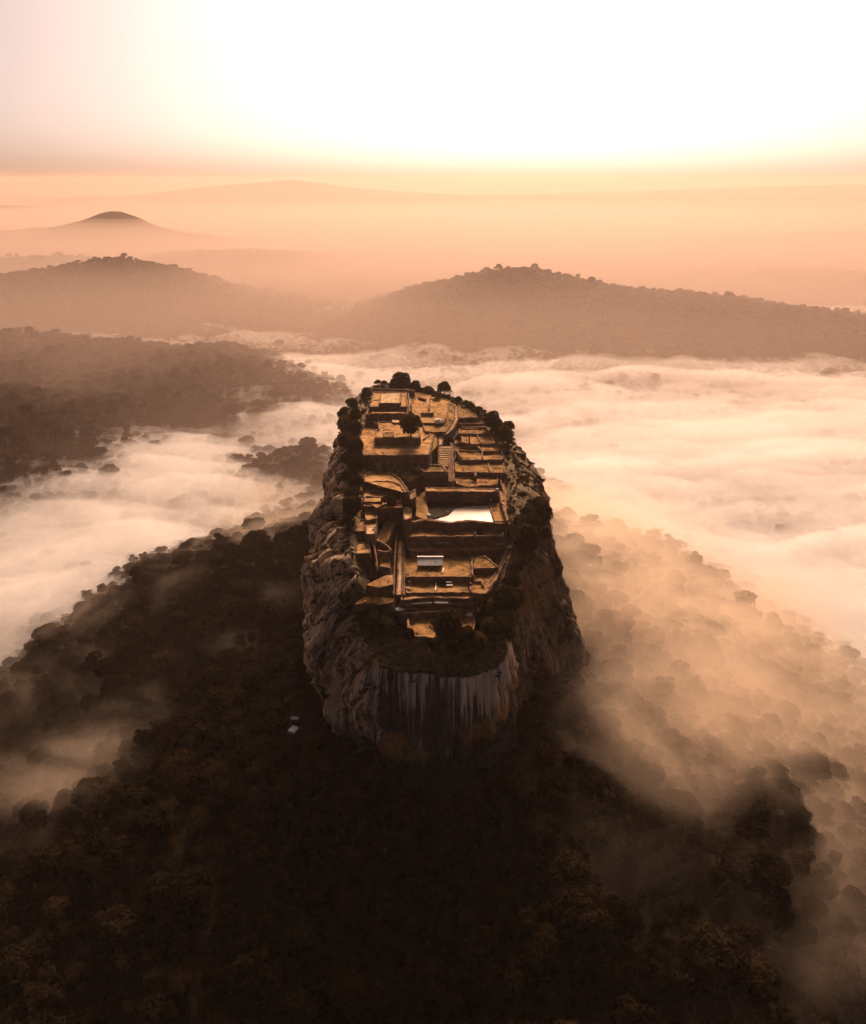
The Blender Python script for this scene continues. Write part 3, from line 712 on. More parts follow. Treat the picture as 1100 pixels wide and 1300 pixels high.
def terrace(label, pts, z, floor='floor', cope=0.22, wall='wall', depth=9.0, group='brick terraces of the ruined summit', name='brick_terrace', cat='terrace'):
    NSEED[0] += 1; rng = np.random.default_rng(NSEED[0])
    w3 = to3(pts, z)
    if area2(w3) < 0: w3 = w3[::-1]
    c = sum(w3, Vector()) / len(w3); root = empty(name, c); tag(root, label, cat, group)
    ring = densify([p - c for p in w3], 1.0, True, 0.10, rng); n = len(ring)
    floor_mesh('floor', [p - Vector((0, 0, .02)) for p in ring], M[floor], root, rng)
    # retaining wall, leaning outward a little towards its foot
    rows = 5; V = []
    nrm = []
    for i in range(n):
        d = ring[(i + 1) % n] - ring[i - 1]; q = Vector((d.y, -d.x, 0)); nrm.append(q.normalized() if q.length > 1e-6 else Vector((0, -1, 0)))
    for r in range(rows):
        dz = (0.0, .9, 2.2, 4.5, depth)[r]
        for i in range(n): V.append(ring[i] + nrm[i] * (0.05 * dz + 0.02 + (rng.normal() * 0.07 if r else 0)) - Vector((0, 0, dz)))
    mesh_np('retaining_wall', V, grid_faces(rows, n, True)[:, ::-1], M[wall], root)
    if cope:
        V = []; hh = [max(0.04, cope * (1 + 0.6 * noise2(i * 0.23, NSEED[0] * 1.7)) + rng.normal() * 0.03) for i in range(n)]
        hh = [float(h) for h in hh]
        for off, up in ((-0.06, -0.35), (-0.06, 1), (0.42, 1), (0.42, -0.35)):
            for i in range(n): V.append(ring[i] - nrm[i] * off + Vector((0, 0, hh[i] if up == 1 else up)))
        f = np.concatenate([grid_faces(4, n, True)])
        mesh_np('coping', V, f, M['cope'], root)
    return root
def low_wall(label, pts, z, h=0.7, t=0.45, mat='cope', name='brick_wall', group='low brick walls of the ruins'):
    NSEED[0] += 1; rng = np.random.default_rng(NSEED[0]); w3 = to3(pts, z); c = w3[0].copy()
    ring = densify([p - c for p in w3], 0.9, False, 0.06, rng); n = len(ring); V = []
    nn_ = []
    for i in range(n):
        d = ring[min(i + 1, n - 1)] - ring[max(i - 1, 0)]; nn_.append(Vector((-d.y, d.x, 0)).normalized() * t / 2)
    hh = [h * (1 + 0.30 * float(noise2(i * .35, NSEED[0] * 2.3))) for i in range(n)]
    for sgn, top in ((1, 0), (1, 1), (-1, 1), (-1, 0)):
        for i in range(n): V.append(ring[i] + nn_[i] * sgn + Vector((0, 0, hh[i] if top else -1.6)))
    f = np.concatenate([grid_faces(4, n), np.array([[0, n, 2 * n, 3 * n], [4 * n - 1, 3 * n - 1, 2 * n - 1, n - 1]])])
    o = mesh_np(name, V, f, M[mat]); o.location = c; tag(o, label, 'wall', group, 'thing'); return o
def stairs(label, a, b, za, zb, width, n, mat='pale', name='staircase'):
    A, B = P(*a, za), P(*b, zb); d = B - A; root = empty(name, A); tag(root, label, 'stairs', 'brick stairways of the ruins')
    dirv = Vector((d.x, d.y, 0)); L = dirv.length; dirv.normalize(); sd = Vector((-dirv.y, dirv.x, 0)); rng = np.random.default_rng(n)
    mb = MB()
    for i in range(n):
        p0 = dirv * (L * i / n) + Vector((0, 0, d.z * i / n)); p1 = dirv * (L * (i + 1) / n) + Vector((0, 0, d.z * i / n))
        w = width / 2 * (1 + rng.normal() * .04); q = [p0 - sd * w, p0 + sd * w, p1 + sd * w, p1 - sd * w]
        mb.add([v - Vector((0, 0, 2.4)) for v in q] + q, [(3,2,1,0),(4,5,6,7),(0,1,5,4),(1,2,6,5),(2,3,7,6),(3,0,4,7)])
    mb.build('steps', M[mat], root)
    for s in (-1, 1):
        k = MB(); e = sd * (width / 2 + .3) * s
        k.bar(e + Vector((0, 0, -1.5)), dirv * L + e + Vector((0, 0, d.z - 1.5)), .42, 2.0); k.build('side_wall', M['cope'], root)
    return root

T = terrace
# --- the palace at the far end
T('broad ochre terrace spread below the palace platforms at the far end', [(456,507),(470,497),(520,497),(527,520),(556,533),(545,577.5),(500,578.5),(461,578),(455,562)], 3.4, 'earth', .18)
T('narrow stepped platform just in front of the palace platforms', [(467.5,518.5),(518,518.5),(518.5,526.5),(464.5,526.5)], 7.4)
T('wide lower platform carrying the topmost palace block', [(474.7,498),(516.5,498.6),(516.7,517),(469,517)], 9.2, 'earth', .25)
T('topmost pale square block of the palace at the far end', [(484,498.8),(509.7,498.8),(509,511.8),(481.4,511.8)], 10.6, 'pale', .12)
T('thin ledge lying across the front of the palace steps', [(472,523),(514,523),(514,524.6),(471.5,524.6)], 8.1, 'earth', 0, depth=3)
T('walled court with a sunken pit beside the big round tree', [(480.5,536.5),(515,536.5),(533,545),(534,556.5),(476.7,556.5),(476.8,546.5),(481,546)], 6.0, 'earth', .35)
T('small grey raised tank floor inside the walled court', [(487.5,549.2),(500.5,549.2),(500,555),(486.8,555)], 6.35, 'dim', .3, depth=2)
T('short brick stub standing behind the walled court', [(466,532),(482,533),(481,538),(476,538),(475,536),(465.5,536)], 5.2)
T('pale strip of paving behind the big round tree', [(498,533),(513,533),(514,536),(499,536)], 6.7, 'pale', 0, depth=4)
low_wall('dark straight wall along the far edge behind the palace', [(473,496.2),(517,497.2),(527,498.5)], 8.6, 1.0)
low_wall('brick wall running down beside the palace platforms', [(518,499),(519.5,512),(520,526)], 7.5, 1.2)
# --- sloping ground on the far corner
T('sloping ochre plot with thin dark ledges at the far corner', [(527,498.5,7.2),(546,502,6.8),(571,509,6.2),(569,524,5.4),(564,537,4.6),(536,537.5,4.6),(524,530,5.0),(522,514,6.4)], 6, 'earth', .15)
low_wall('short dark ledge wall on the sloping plot', [(531,505.5),(541,508.5)], 6.9, .6, .4, 'wall')
low_wall('dark ledge wall across the foot of the sloping plot', [(535,526.2),(551,526.3)], 5.6, .8, .5, 'wall')
T('dark ruined block below the sloping plot', [(536,538),(563,538),(566,542),(565,549),(540,549)], 3.9, 'dim', .3)
T('overgrown dark bank between the sloping plot and the winding path', [(571,510,6.3),(577,513,5.6),(577,531,4.7),(570,543,3.9),(563.5,549,3.4),(566,536,4.9),(569,524,5.6)], 5, 'dim', 0, group='overgrown banks')
T('winding pale path climbing to the far rim', [(577.5,513,5.7),(581,517,5.2),(581.5,533,4.2),(577,543,3.4),(570,550,2.8),(563,554,2.4),(562,565,1.6),(556,565,1.6),(557,554,2.5),(565,549,3.2),(573,541,3.8),(577.6,531,4.5)], 4, 'pale', .1, name='stone_path', cat='path', group='footpaths on the summit')
T('dark sloping bank below the walled court corner', [(546,546,3.9),(556,548,3.2),(555,566,1.6),(545,577,1.2),(542,577,1.6)], 2.5, 'dim', 0, group='overgrown banks')
stairs('steep brick stairway down the middle of the ruins', (565.5,567), (565.5,593), 1.8, -1.6, 4.0, 11)
T('tall thin wall beside the steep middle stairway', [(572,563,1.9),(575,566,1.7),(577,612,-2.6),(570,612,-2.6),(569.5,590,-.6),(571,575,.6)], 0, 'wall', .3)
stairs('small stair cut into the long wall below the ochre terrace', (482.3,577), (481.7,595), 3.3, -1.2, 1.9, 9)
# --- stepped terraces along the brown cliff
T('three-cornered ochre terrace under the far rim trees', [(582,514),(590,518),(607.5,530.5),(582,531)], 4.4, 'floor', .25)
T('narrow terrace with a dark front below the three-cornered one', [(582.5,536.4),(612,536.6),(613.5,538.6),(583,538.8)], 2.7, 'earth', .3)
T('strip terrace second below the three-cornered one', [(586,541),(616,541.5),(618,543),(587,543)], 2.0, 'earth', .25)
T('long terrace with a bush at the end under the rim trees', [(583,544.8),(619,545.5),(623,551.2),(582.5,551)], 1.5, 'floor', .25)
T('terrace holding the upright post stump', [(586,553.4),(622.5,553.6),(629.5,564),(599,564.4),(586,562)], .8, 'floor', .3)
T('thin wedge of floor below the post stump', [(606,566.8),(636,567),(640,573),(612,573.2)], .1, 'floor', .2)
T('walled compartment split by a low cross wall', [(579.5,573.2),(611,573.6),(637,574),(639.2,584.6),(586,585.2)], -.8, 'floor', .45)
T('wide grassy terrace below the split compartment', [(578.5,588),(639,587.6),(642.5,601),(577.8,599.5)], -1.8, 'floor', .3)
T('grassy terrace directly above the pool wall', [(577,607),(633,606.5),(631.5,616),(617,617),(592,618.5),(579,614)], -3.3, 'floor', .25)
low_wall('low cross wall splitting the compartment', [(612.3,574.5),(612.5,584)], -.8, .9)
low_wall('slanting parapet wall beside the split compartment', [(579.5,573.5),(586,585)], -.7, 1.3)
low_wall('wall ending in a pale stub in front of the wide grassy terrace', [(603.5,600.5),(604,608)], -2.6, 1.2, .8)
low_wall('dark twisted wall running down the outer plots', [(637,576,-.6),(641,584,-1.6),(643,590,-2),(650,592,-2.3),(656,598,-2.8),(659,604,-3.2)], 0, .9, .6, 'wall')
low_wall('dark straight wall at the head of the outer plots', [(642,576.3),(655,576.6),(668,578.5)], -.6, .9, .6, 'wall')
T('uneven outer plot beside the stepped terraces', [(642,577.5,-.9),(666,579,-1.8),(671,606,-4),(660,606,-3.6),(648,603,-3.4),(644,590,-2.2)], -2, 'floor', 0)
T('bare path strip along the outer plots', [(633,605,-3.5),(668,606,-4.0),(668,611,-4.5),(647.5,609,-4),(646.5,635,-6),(645,648,-7),(638,648,-7),(640,625,-5)], -4, 'earth', .1, name='stone_path', cat='path', group='footpaths on the summit')
T('rough sunken plot with a dark end wall by the brown cliff', [(647.5,616.5,-5.8),(665.5,616.5,-6.2),(669,640,-8),(648,640,-7.6)], -6, 'dim', .25)
T('dark end block of the rough sunken plot', [(647.3,609.8),(664,610),(664.4,611),(647.3,611)], -4.4, 'wall', 0, depth=6)
# --- the middle
T('long dark-walled bank under the ochre terrace', [(485,588,-1.2),(545,586,-.8),(541,600,-2.0),(520,612,-3.2),(505,604,-2.4),(490,596,-1.8)], -1, 'dim', 0, group='overgrown banks')
T('platform with a sunken box above the pool', [(538,591.5),(561,591.5),(569,599),(568.5,600.5),(538.5,600.5),(523.5,594.5),(522,592)], -.6, 'dim', .4)
low_wall('thin pale edge wall in front of the sunken box', [(530,593.2),(538.5,600.6),(568,600.6)], -.4, .6, .4)
T('curved ochre terrace with a dark rounded front wall', [(463,598),(472,597),(481,602),(495,601),(503,605),(509.5,610),(517,621),(520.5,625.2),(514,625.4),(507,616),(499,612.8),(491,611.8),(462.5,612.2)], -1.5, 'earth', .3)
T('flat floor below the rounded wall with the sheet-roofed shelter', [(462,619.5),(500,619.5),(509,626),(511,633),(486,642),(478,645.4),(470,640),(462,630)], -4.1, 'earth', .1)
T('small square plot beside the round bush', [(462.5,631),(486,631),(485.5,638),(462.5,638)], -3.8, 'earth', .3, depth=3)
T('thin strip plot below the small square plot', [(462.5,640),(479,640),(478.5,643.6),(462.5,643.6)], -4.4, 'earth', .25)
T('paved landing at the end of the rounded wall', [(511,632,-4.2),(520,626,-3.4),(527.5,621,-3),(528.5,631,-4),(522,635,-4.6),(515,638,-4.9)], -4, 'pale', .2)
T('pale raised walk between the deep pit and the pool bank', [(512.8,645.5),(522.8,645.5),(523,658.5),(513,661)], -5.2, 'pale', .25)
T('terrace over the deep dark square pit', [(478,645.8),(487,642.5),(511.2,641.5),(511.5,644.4),(486,646.4)], -4.6, 'earth', .15)
T('sloping ochre floor of the deep square pit', [(489,662.5,-9.3),(512,663,-9.4),(502,664,-9.6),(495,681,-11),(487.5,694,-12),(478,687,-11.5)], -10, 'earth', 0)
T('stepped brick plot beside the deep square pit', [(463,646),(477,646),(479,658.5),(465,662)], -6, 'earth', .3)
T('dim plot at the cliff edge above the rounded rock', [(448.5,661),(464,661),(464,675),(447.3,675)], -7.4, 'floor', .3)
T('pale double-paved block beside the dim cliff-edge plot', [(464.6,663.5),(478,666),(476.2,679.5),(464.6,679.2)], -7.0, 'pale', .25)
T('little ochre terrace perched on the dark cliff shoulder', [(452,690),(470,690),(470.3,703.2),(452.4,703.6)], -10.6, 'earth', .2)
# --- the pool: a bank of rock, walls on all sides and a mirror of still water
T('pool surround with the long dark back wall', [(541,619.3),(577,620),(626,621),(633,623),(627,624.6),(540.5,624.6)], -3.6, 'earth', .2)
T('rocky bank sloping down beside the pool', [(528,632,-4.6),(541,622,-3.9),(541.5,637,-6.0),(547,657,-7.9),(538,658,-7.0),(528.5,655,-6.6)], -5, 'dim', 0, wall='rock_wall', group='overgrown banks')
T('side wall of the pool next to the outer path', [(634,624.5),(639.5,625),(645.5,662),(643.4,662),(636,637)], -5.2, 'earth', .25)
T('low brown ledge beside the pool water', [(621.5,639),(634.5,639),(643,662.5),(627.8,662.5)], -7.1, 'floor', .12, depth=4)
T('long wall in front of the pool holding back its water', [(523,661.5),(540,658.3),(549,659.6),(571,663),(596,660.2),(618,662.4),(648,664.3),(648,665.6),(618,664),(596,662),(571,664.8),(549,661.5),(540,660.4),(523,663.5)], -7.2, 'floor', .12)
w3 = to3([(536,630), (621,630), (629.5,664), (618,662.6), (596,660.6), (571,663.2), (549,659.8), (536,658.2)], -7.6)
c = sum(w3, Vector()) / 8; pool = mesh_np('pool_water', [p - c for p in w3], [tuple(range(8))[::-1] if area2(w3) < 0 else tuple(range(8))], M['water']); pool.location = c
tag(pool, kind='structure')
T('dark wet-rock-toned shade sheet lying under the back wall of the pool', [(540,634),(621,634.5),(620.5,640.5),(591,642),(578,644.8),(569,653),(549,659),(541,656)], -7.33, 'wet_shade', 0, depth=2, group=None, name='shade_sheet', cat='ledge')  # added over the water: the back wall's dark reflection and shade as a flat sheet
# --- terraces stepping down to the near end
T('long dim terrace below the pool wall', [(516,675),(560,674),(641,675),(640,680.6),(592,681.6),(516,682.2)], -11.2, 'floor', .25)
T('long dim terrace holding two pale benches', [(514,688),(640,687),(650,695.6),(520,699.8)], -14.6, 'floor', .25)
T('grassy terrace with the long sheet-roofed shed', [(514,709),(598,708),(597,733.6),(515,733.8)], -17.2, 'dim', .2)
T('raised tent-shaped mound with a dark brick front', [(602.5,707.8,-16.4),(616,706,-15.6),(633.5,721,-16.6),(601.5,722.2,-16.4)], -16.4, 'dim', .15)
T('grassy terrace with the pale slab bench', [(515,739),(597,739),(598,752.8),(516,753)], -19.0, 'dim', .15)
T('rough corner plot between the slab bench and the slanting path', [(598.5,731),(630,731),(618,754),(599,753)], -18.6, 'floor', .15)
T('pale slanting path down the edge of the near terraces', [(652,679,-13.4),(656.5,680,-13.4),(647,697,-15.2),(640,716,-17.2),(624,748,-19.2),(617,756,-19.6),(611,755,-19.6),(634,718,-17.2),(643,697,-15.2)], -16, 'earth', .15, name='stone_path', cat='path', group='footpaths on the summit')
T('pale straight walkway between walls beside the near terraces', [(506.5,687.5,-13.6),(511.3,687.5,-13.6),(512,731,-17.5),(510.5,756,-19.2),(503,755.5,-19.2),(504.6,731,-17.5)], -16, 'pale', .15, name='stone_path', cat='path', group='footpaths on the summit')
low_wall('long brick wall between the straight walkway and the terraces', [(513.2,686,-14.2),(513.6,731,-18),(513,759,-19.8)], -16, .8, .55)
low_wall('long brick wall on the cliff side of the straight walkway', [(504.5,672,-12.6),(502.8,690,-14.3),(500.6,731,-18.2),(499.5,757,-19.8)], -16, .6, .55)
T('bare walk across the foot of the near terraces', [(507,755,-19.6),(560,756,-19.6),(620,753.5,-19.5),(617,757.5,-19.7),(592,760.5,-19.7),(548,758.5,-19.7),(510,762.5,-19.8)], -19.6, 'earth', .12, name='stone_path', cat='path', group='footpaths on the summit')
T('narrow ledge carrying the row of pale stones', [(508,764.2),(549,762.4),(549.5,766.2),(507,768.6)], -21.0, 'dim', .2)
T('narrow ledge carrying two pale rails', [(551.5,763),(576,762),(600,764),(601,767.4),(551,767.2)], -21.2, 'dim', .25)
T('second dark ledge of the near end', [(508,774.5),(530,774.5),(551.5,772.8),(604,770),(606,774),(552,777.6),(508,779.4)], -22.6, 'wall', .25)
T('lowest ochre terrace behind the near-end trees', [(518.5,783.5),(552,780.5),(585,779.5),(603,784),(602,806),(560,811),(519,808)], -25.2, 'floor', .3)
T('sloping earth patch beside the walkway wall', [(465.5,742,-16.8),(486,732,-15.6),(499,729,-15.4),(499.5,742,-16.6),(481,746,-17.0)], -16, 'earth', 0, group='overgrown banks')
T('tan hollow of bare ground near the cliff corner', [(450,767,-19.6),(463,757,-18.4),(479,758,-18.8),(500,759.5,-19.6),(497,765,-20.2),(484,767.5,-20.2),(470,765,-19.8)], -19.5, 'floor', 0, group='overgrown banks')
for i, (lab, pts, z) in enumerate((
    ('upper curved brick arc of the ruined winding stair', [(472,687.5,-11.4),(484,691,-12.2),(493,697,-12.8),(497.5,703,-13.2)], 0),
    ('lower curved brick arc of the ruined winding stair', [(480,702,-13.4),(489,704.5,-13.6),(497.5,703.5,-13.4)], 0),
    ('small brick arc at the foot of the winding stair', [(482,722,-15.2),(490,722.5,-15.2),(496.5,725.5,-15.4)], 0),
    ('rough brick wall climbing beside the winding stair', [(472,688,-11),(476,700,-12.4),(479,716,-14.2),(478,724,-15)], 0))):
    low_wall(lab, pts, z, 1.0, .55)
T('dark rock-cut landing inside the winding stair', [(480,692,-13.4),(492,699,-13.9),(496,712,-14.6),(496,722,-15.6),(484,720,-15.4),(480,706,-14.2)], -14, 'dim', 0)
low_wall('low kerb dividing the grass beside the shed', [(563,722),(561.5,728.5)], -17.1, .35, .3, 'white')
low_wall('low pale kerb dividing the slab bench terrace', [(554.3,740),(552.8,751.5)], -18.95, .3, .28, 'white')
low_wall('low brick kerb beside the slab bench', [(597.3,734.5),(597.8,752)], -18.6, .6, .45)
low_wall('thin long wall edging the shed terrace', [(516,733.6),(556,733.7),(603,733.4)], -17.2, .55, .4)
low_wall('pale parapet running out towards the near-end trees', [(518.5,783.5),(518.5,806)], -25.0, 1.0, .6)
low_wall('sloping handrail wall between the lowest ledges', [(515,776.5,-22.6),(530,775.6,-22.6),(538,780,-24.4)], -23, .8, .45)

for lab, pts, z in (('low brick wall crossing the ochre terrace toward the big round tree', [(463,541),(476,541.5)], 3.4), ('ruined wall stub between the ochre terrace and the stairway', [(538,560),(547,552)], 3.2),
    ('low wall dividing the terrace holding the post stump', [(606,554),(611,564)], .8), ('low cross wall on the wide grassy terrace', [(620,588.5),(622,600)], -1.8), ('low wall along the bare path strip by the outer plots', [(634,606,-3.6),(640,626,-5.2),(644,648,-7)], -4),
    ('long low wall halfway along the bench terrace under the pool', [(560,690.5),(561,698.5)], -14.6), ('low cross wall on the terrace right under the pool wall', [(604,675.5),(603,681)], -11.2), ('low brick wall dividing the shed terrace from the mound', [(599.5,708,-17.1),(600,733,-17.1)], -17),
    ('low broken wall around the rough corner plot', [(603,740),(612,739.5),(614,746)], -18.5), ('crumbling low wall on the lowest ochre terrace', [(585,784),(587,803)], -25.2), ('low wall along the cliff side of the deep square pit', [(478,660,-6.4),(478.5,686,-11)], -8),
    ('low wall across the floor below the rounded wall', [(470,626),(497,627.5)], -4.1), ('ruined corner wall by the paved landing', [(503,640),(510,636),(512,630)], -4.4), ('low wall along the sloping ochre plot', [(547,503,6.8),(545,522,5.6)], 6)):
    low_wall(lab, pts, z, .65, .5)
# --- still smaller things, found by looking along the camera ray to the surface they stand on
def surf(px, py):
    bpy.context.view_layer.update(); dg = bpy.context.evaluated_depsgraph_get(); o = Vector((0, 0, CAM_Z)); d = px_dir(px, py).normalized()
    for _ in range(60):
        ok, loc, _n, _i, ob, _m = C.ray_cast(dg, o, d)
        if not ok: return P(px, py, -20)
        r = ob
        while r.parent: r = r.parent
        if r.name.split('.')[0] in ('rock', 'ground', 'brick_terrace', 'stone_path'): return loc
        o = loc + d * 0.02
    return loc
def long_shed():
    a, b = P(530, 722, zmap(-17.2)), P(563, 722, zmap(-17.2)); L = (b - a).length; root = empty('long_shed', (a + b) / 2 + Vector((0, 0, 0)))
    tag(root, 'long low shed with a corrugated metal roof on the grassy terrace', 'shed')
    mb = MB(); n = 34; V = []                                             # corrugated mono-pitch roof, high at the back
    for j, (yy, zz) in enumerate(((-.25, 1.25), (2.6, 2.5))):
        for i in range(n * 4 + 1): V.append((-L / 2 + L * i / (n * 4), yy, zz + .05 * math.sin(i * math.pi / 2) + .0))
    k = n * 4 + 1; V += [(x, y, z - .04) for x, y, z in V]
    f = grid_faces(2, k); f2 = f[:, ::-1] + 2 * k
    mesh_np('roof', V, np.concatenate([f, f2]), M['sheet'], root)
    r = MB(); r.box(-L / 2 - .1, 2.45, 2.5, L / 2 + .1, 3.05, 2.72); r.build('ridge_cap', M['white'], root)
    w = MB(); w.box(-L / 2 + .2, 2.2, -.6, L / 2 - .2, 2.5, 2.3); w.build('back_wall', M['wall'], root)
    for i in range(6):
        p = MB(); x = -L / 2 + .3 + (L - .6) * i / 5; p.box(x - .07, -.1, -.5, x + .07, .04, 1.2); p.build('post', M['wood'], root)
long_shed()
def clearing_hut():
    root = empty('forest_hut', HUT, -.1); root.scale = (.68, .5, .68); tag(root, 'tiny pale-roofed hut in a forest clearing at the foot of the pale cliff', 'hut')
    m = MB(); m.box(-1.6, -1.1, -.8, 1.6, 1.1, 2.0); m.build('wall', M['wood'], root)
    m = MB(); q = [(-1.9, -1.4, 1.98), (1.9, -1.4, 1.98), (1.9, 0, 2.7), (-1.9, 0, 2.7), (-1.9, 1.4, 1.98), (1.9, 1.4, 1.98)]
    m.add(q + [(x, y, z + .08) for x, y, z in q], [(0,3,2,1),(3,4,5,2),(6,7,8,9),(9,8,11,10),(0,1,7,6),(4,10,11,5),(0,6,9,3),(3,9,10,4),(1,2,8,7),(2,5,11,8)]); m.build('roof', M['white'], root)
    m = MB(); m.box(-.4, -1.16, -.4, .4, -1.1, 1.6); m.build('door', M['bark'], root)
    root2 = empty('stone_landing', HUT + Vector((.2, -3.6, float(height(HUT.x + .2, HUT.y - 3.6)) - HUT.z)), -.3); tag(root2, 'small pale stone landing in front of the tiny forest hut', 'landing')
    m = MB(); m.add([(-1.4, -1.3, -1.5), (1.0, -1.6, -1.5), (1.5, 1.0, -1.5), (-1.0, 1.2, -1.5), (-1.4, -1.3, .55), (1.0, -1.6, .5), (1.5, 1.0, .6), (-1.0, 1.2, .65)], [(3,2,1,0),(4,5,6,7),(0,1,5,4),(1,2,6,5),(2,3,7,6),(3,0,4,7)]); m.build('slab', M['white'], root2)
    for k in range(3):
        m = MB(); m.box(1.3 + .55 * k, .2 + .35 * k, -1.0, 1.95 + .55 * k, .9 + .35 * k, .75 + .25 * k); m.build('step', M['pale'], root2)
clearing_hut()
def sheet_shelter():
    p = surf(488, 626); root = empty('sheet_shelter', p); tag(root, 'small shelter with a pale sheet roof by the rounded wall', 'shelter')
    mb = MB(); mb.bar((-2.3, 1.0, 1.9), (2.3, 1.0, 2.05), 1.6, .06); mb.build('roof', M['white'], root)
    s = MB(); s.box(-2.0, 1.5, -.4, 1.9, 1.65, 1.8); s.build('back_wall', M['wood'], root)
    for x in (-2.0, 1.9):
        q = MB(); q.box(x - .05, .35, -.4, x + .05, .45, 1.9); q.build('post', M['wood'], root)
sheet_shelter()
def boulder(label, px, py, wpx, hpx, seed, mat='white', cat='boulder', name='pale_boulder', group='pale boulders on the summit'):
    p = surf(px, py); dep = project(*p)[2]; w, h = wpx * dep / FPX, hpx * dep / FPX * 1.15
    bm = bmesh.new(); bmesh.ops.create_icosphere(bm, subdivisions=3, radius=0.5)
    for v in bm.verts:
        d = v.co.normalized(); k = 1 + .35 * float(fbm(d.x * 1.3 + seed, d.y * 1.3 + d.z * 1.1, seed, 3)); v.co = Vector((d.x * w / 2, d.y * w * .42, d.z * h / 2)) * k
    me = bpy.data.meshes.new(name); bm.to_mesh(me); bm.free(); me.materials.append(M[mat])
    o = bpy.data.objects.new(name, me); COL.objects.link(o); o.location = p + Vector((0, 0, h * .3)); tag(o, label, cat, group); return o
for i, a in enumerate((
    ('broad pale boulder under the dark ruined overhang', 557, 537, 11, 6), ('pale boulder at the pool bank corner', 526, 659, 4.5, 5), ('pale block where the pool back wall ends', 631.5, 623, 5.5, 4),
    ('white stone lying beside the pool water', 544.5, 655, 6, 3.2), ('upper white oval stone on the slab bench terrace', 520, 739, 4.2, 3), ('lower white oval stone on the slab bench terrace', 518.7, 748, 4.4, 3),
    ('flat white rock beside the end of the walkway', 507.5, 774, 12, 3.2), ('white wedge rock at the end of the second dark ledge', 596, 781, 9, 4), ('white upright block beside the near-end trees', 606.5, 776, 5.5, 6),
    ('small pale stone in the dark scrub over the front cliff', 475, 806, 2, 1.6), ('small white block on the steps beside the deep pit', 478, 659, 3, 3), ('pale fallen slab by the landing of the rounded wall', 517, 619, 5, 1.6),
    ('white boulder lying on the brown slope below the cliff', 749, 852, 6, 3.5))):
    boulder(*a, seed=i + 3)
def bench(label, px0, px1, py, two):
    a, b = surf(px0, py), surf(px1, py); root = empty('slab_bench', (a + b) / 2); tag(root, label, 'bench', 'pale benches on the terraces'); L = (b - a).length
    m = MB(); m.box(-L / 2, -.25, .42, L / 2, .3, .52); m.build('seat', M['white'], root)
    if two:
        m = MB(); m.box(-L / 2, .75, .85, L / 2 * .6, 1.15, .97); m.build('table_top', M['white'], root)
        for x in (-.3, .25):
            m = MB(); m.box(L * x - .07, .85, -.3, L * x + .07, 1.05, .85); m.build('leg', M['wood'], root)
    for x in (-.38, .38):
        m = MB(); m.box(L * x - .08, -.15, -.3, L * x + .08, .2, .42); m.build('leg', M['white'], root)
bench('pale slab bench and table on the grassy terrace', 567, 575, 744.5, True)
bench('long pale bench against the wall below the pool', 556, 569, 690.5, False)
bench('pale bench at the end of the terrace below the pool', 629, 639, 692, False)
st = boulder('small pale stone in the row on the narrow ledge', 524, 767, 1.8, 1.6, 40, name='pale_stone', cat='stone', group='pale stones in a row')
base = surf(524, 767)
for i in range(1, 9):
    q = surf(524 + i * 2.8, 767 - i * .16); c_ = st.copy(); COL.objects.link(c_); c_.location = q + (st.location - base); c_.rotation_euler = (0, 0, i * 1.3); c_.scale = (1, 1, .8 + .1 * (i % 4))
for lab, y in (('upper pale rail on the narrow ledge', 765.2), ('lower pale rail on the narrow ledge', 767.2)):
    a, b = P(552, y, zmap(-21.1)), P(569.5, y, zmap(-21.1)); root = empty('pale_rail', a); tag(root, lab, 'rail', 'pale rails on the narrow ledge'); d = b - a
    m = MB(); m.bar((0, 0, .42), d + Vector((0, 0, .42)), .14, .13); m.build('bar', M['white'], root)
    for t_ in (.05, .5, .95):
        m = MB(); q = d * t_; m.box(q.x - .06, q.y - .06, -.3, q.x + .06, q.y + .06, .42); m.build('post', M['wood'], root)
def post_stump():
    p = surf(596, 567); root = empty('post_stump', p); tag(root, 'dark upright post stump standing on the terrace', 'post'); m = MB()
    m.tube([(0, 0, -.5), (.05, 0, 1.6), (-.05, .03, 4.6)], [.42, .3, .2], 8); m.build('shaft', M['wood'], root, True)
    m = MB(); m.box(-.9, -.7, -.4, 1.0, .7, .7); m.build('plinth', M['wall'], root)
post_stump()
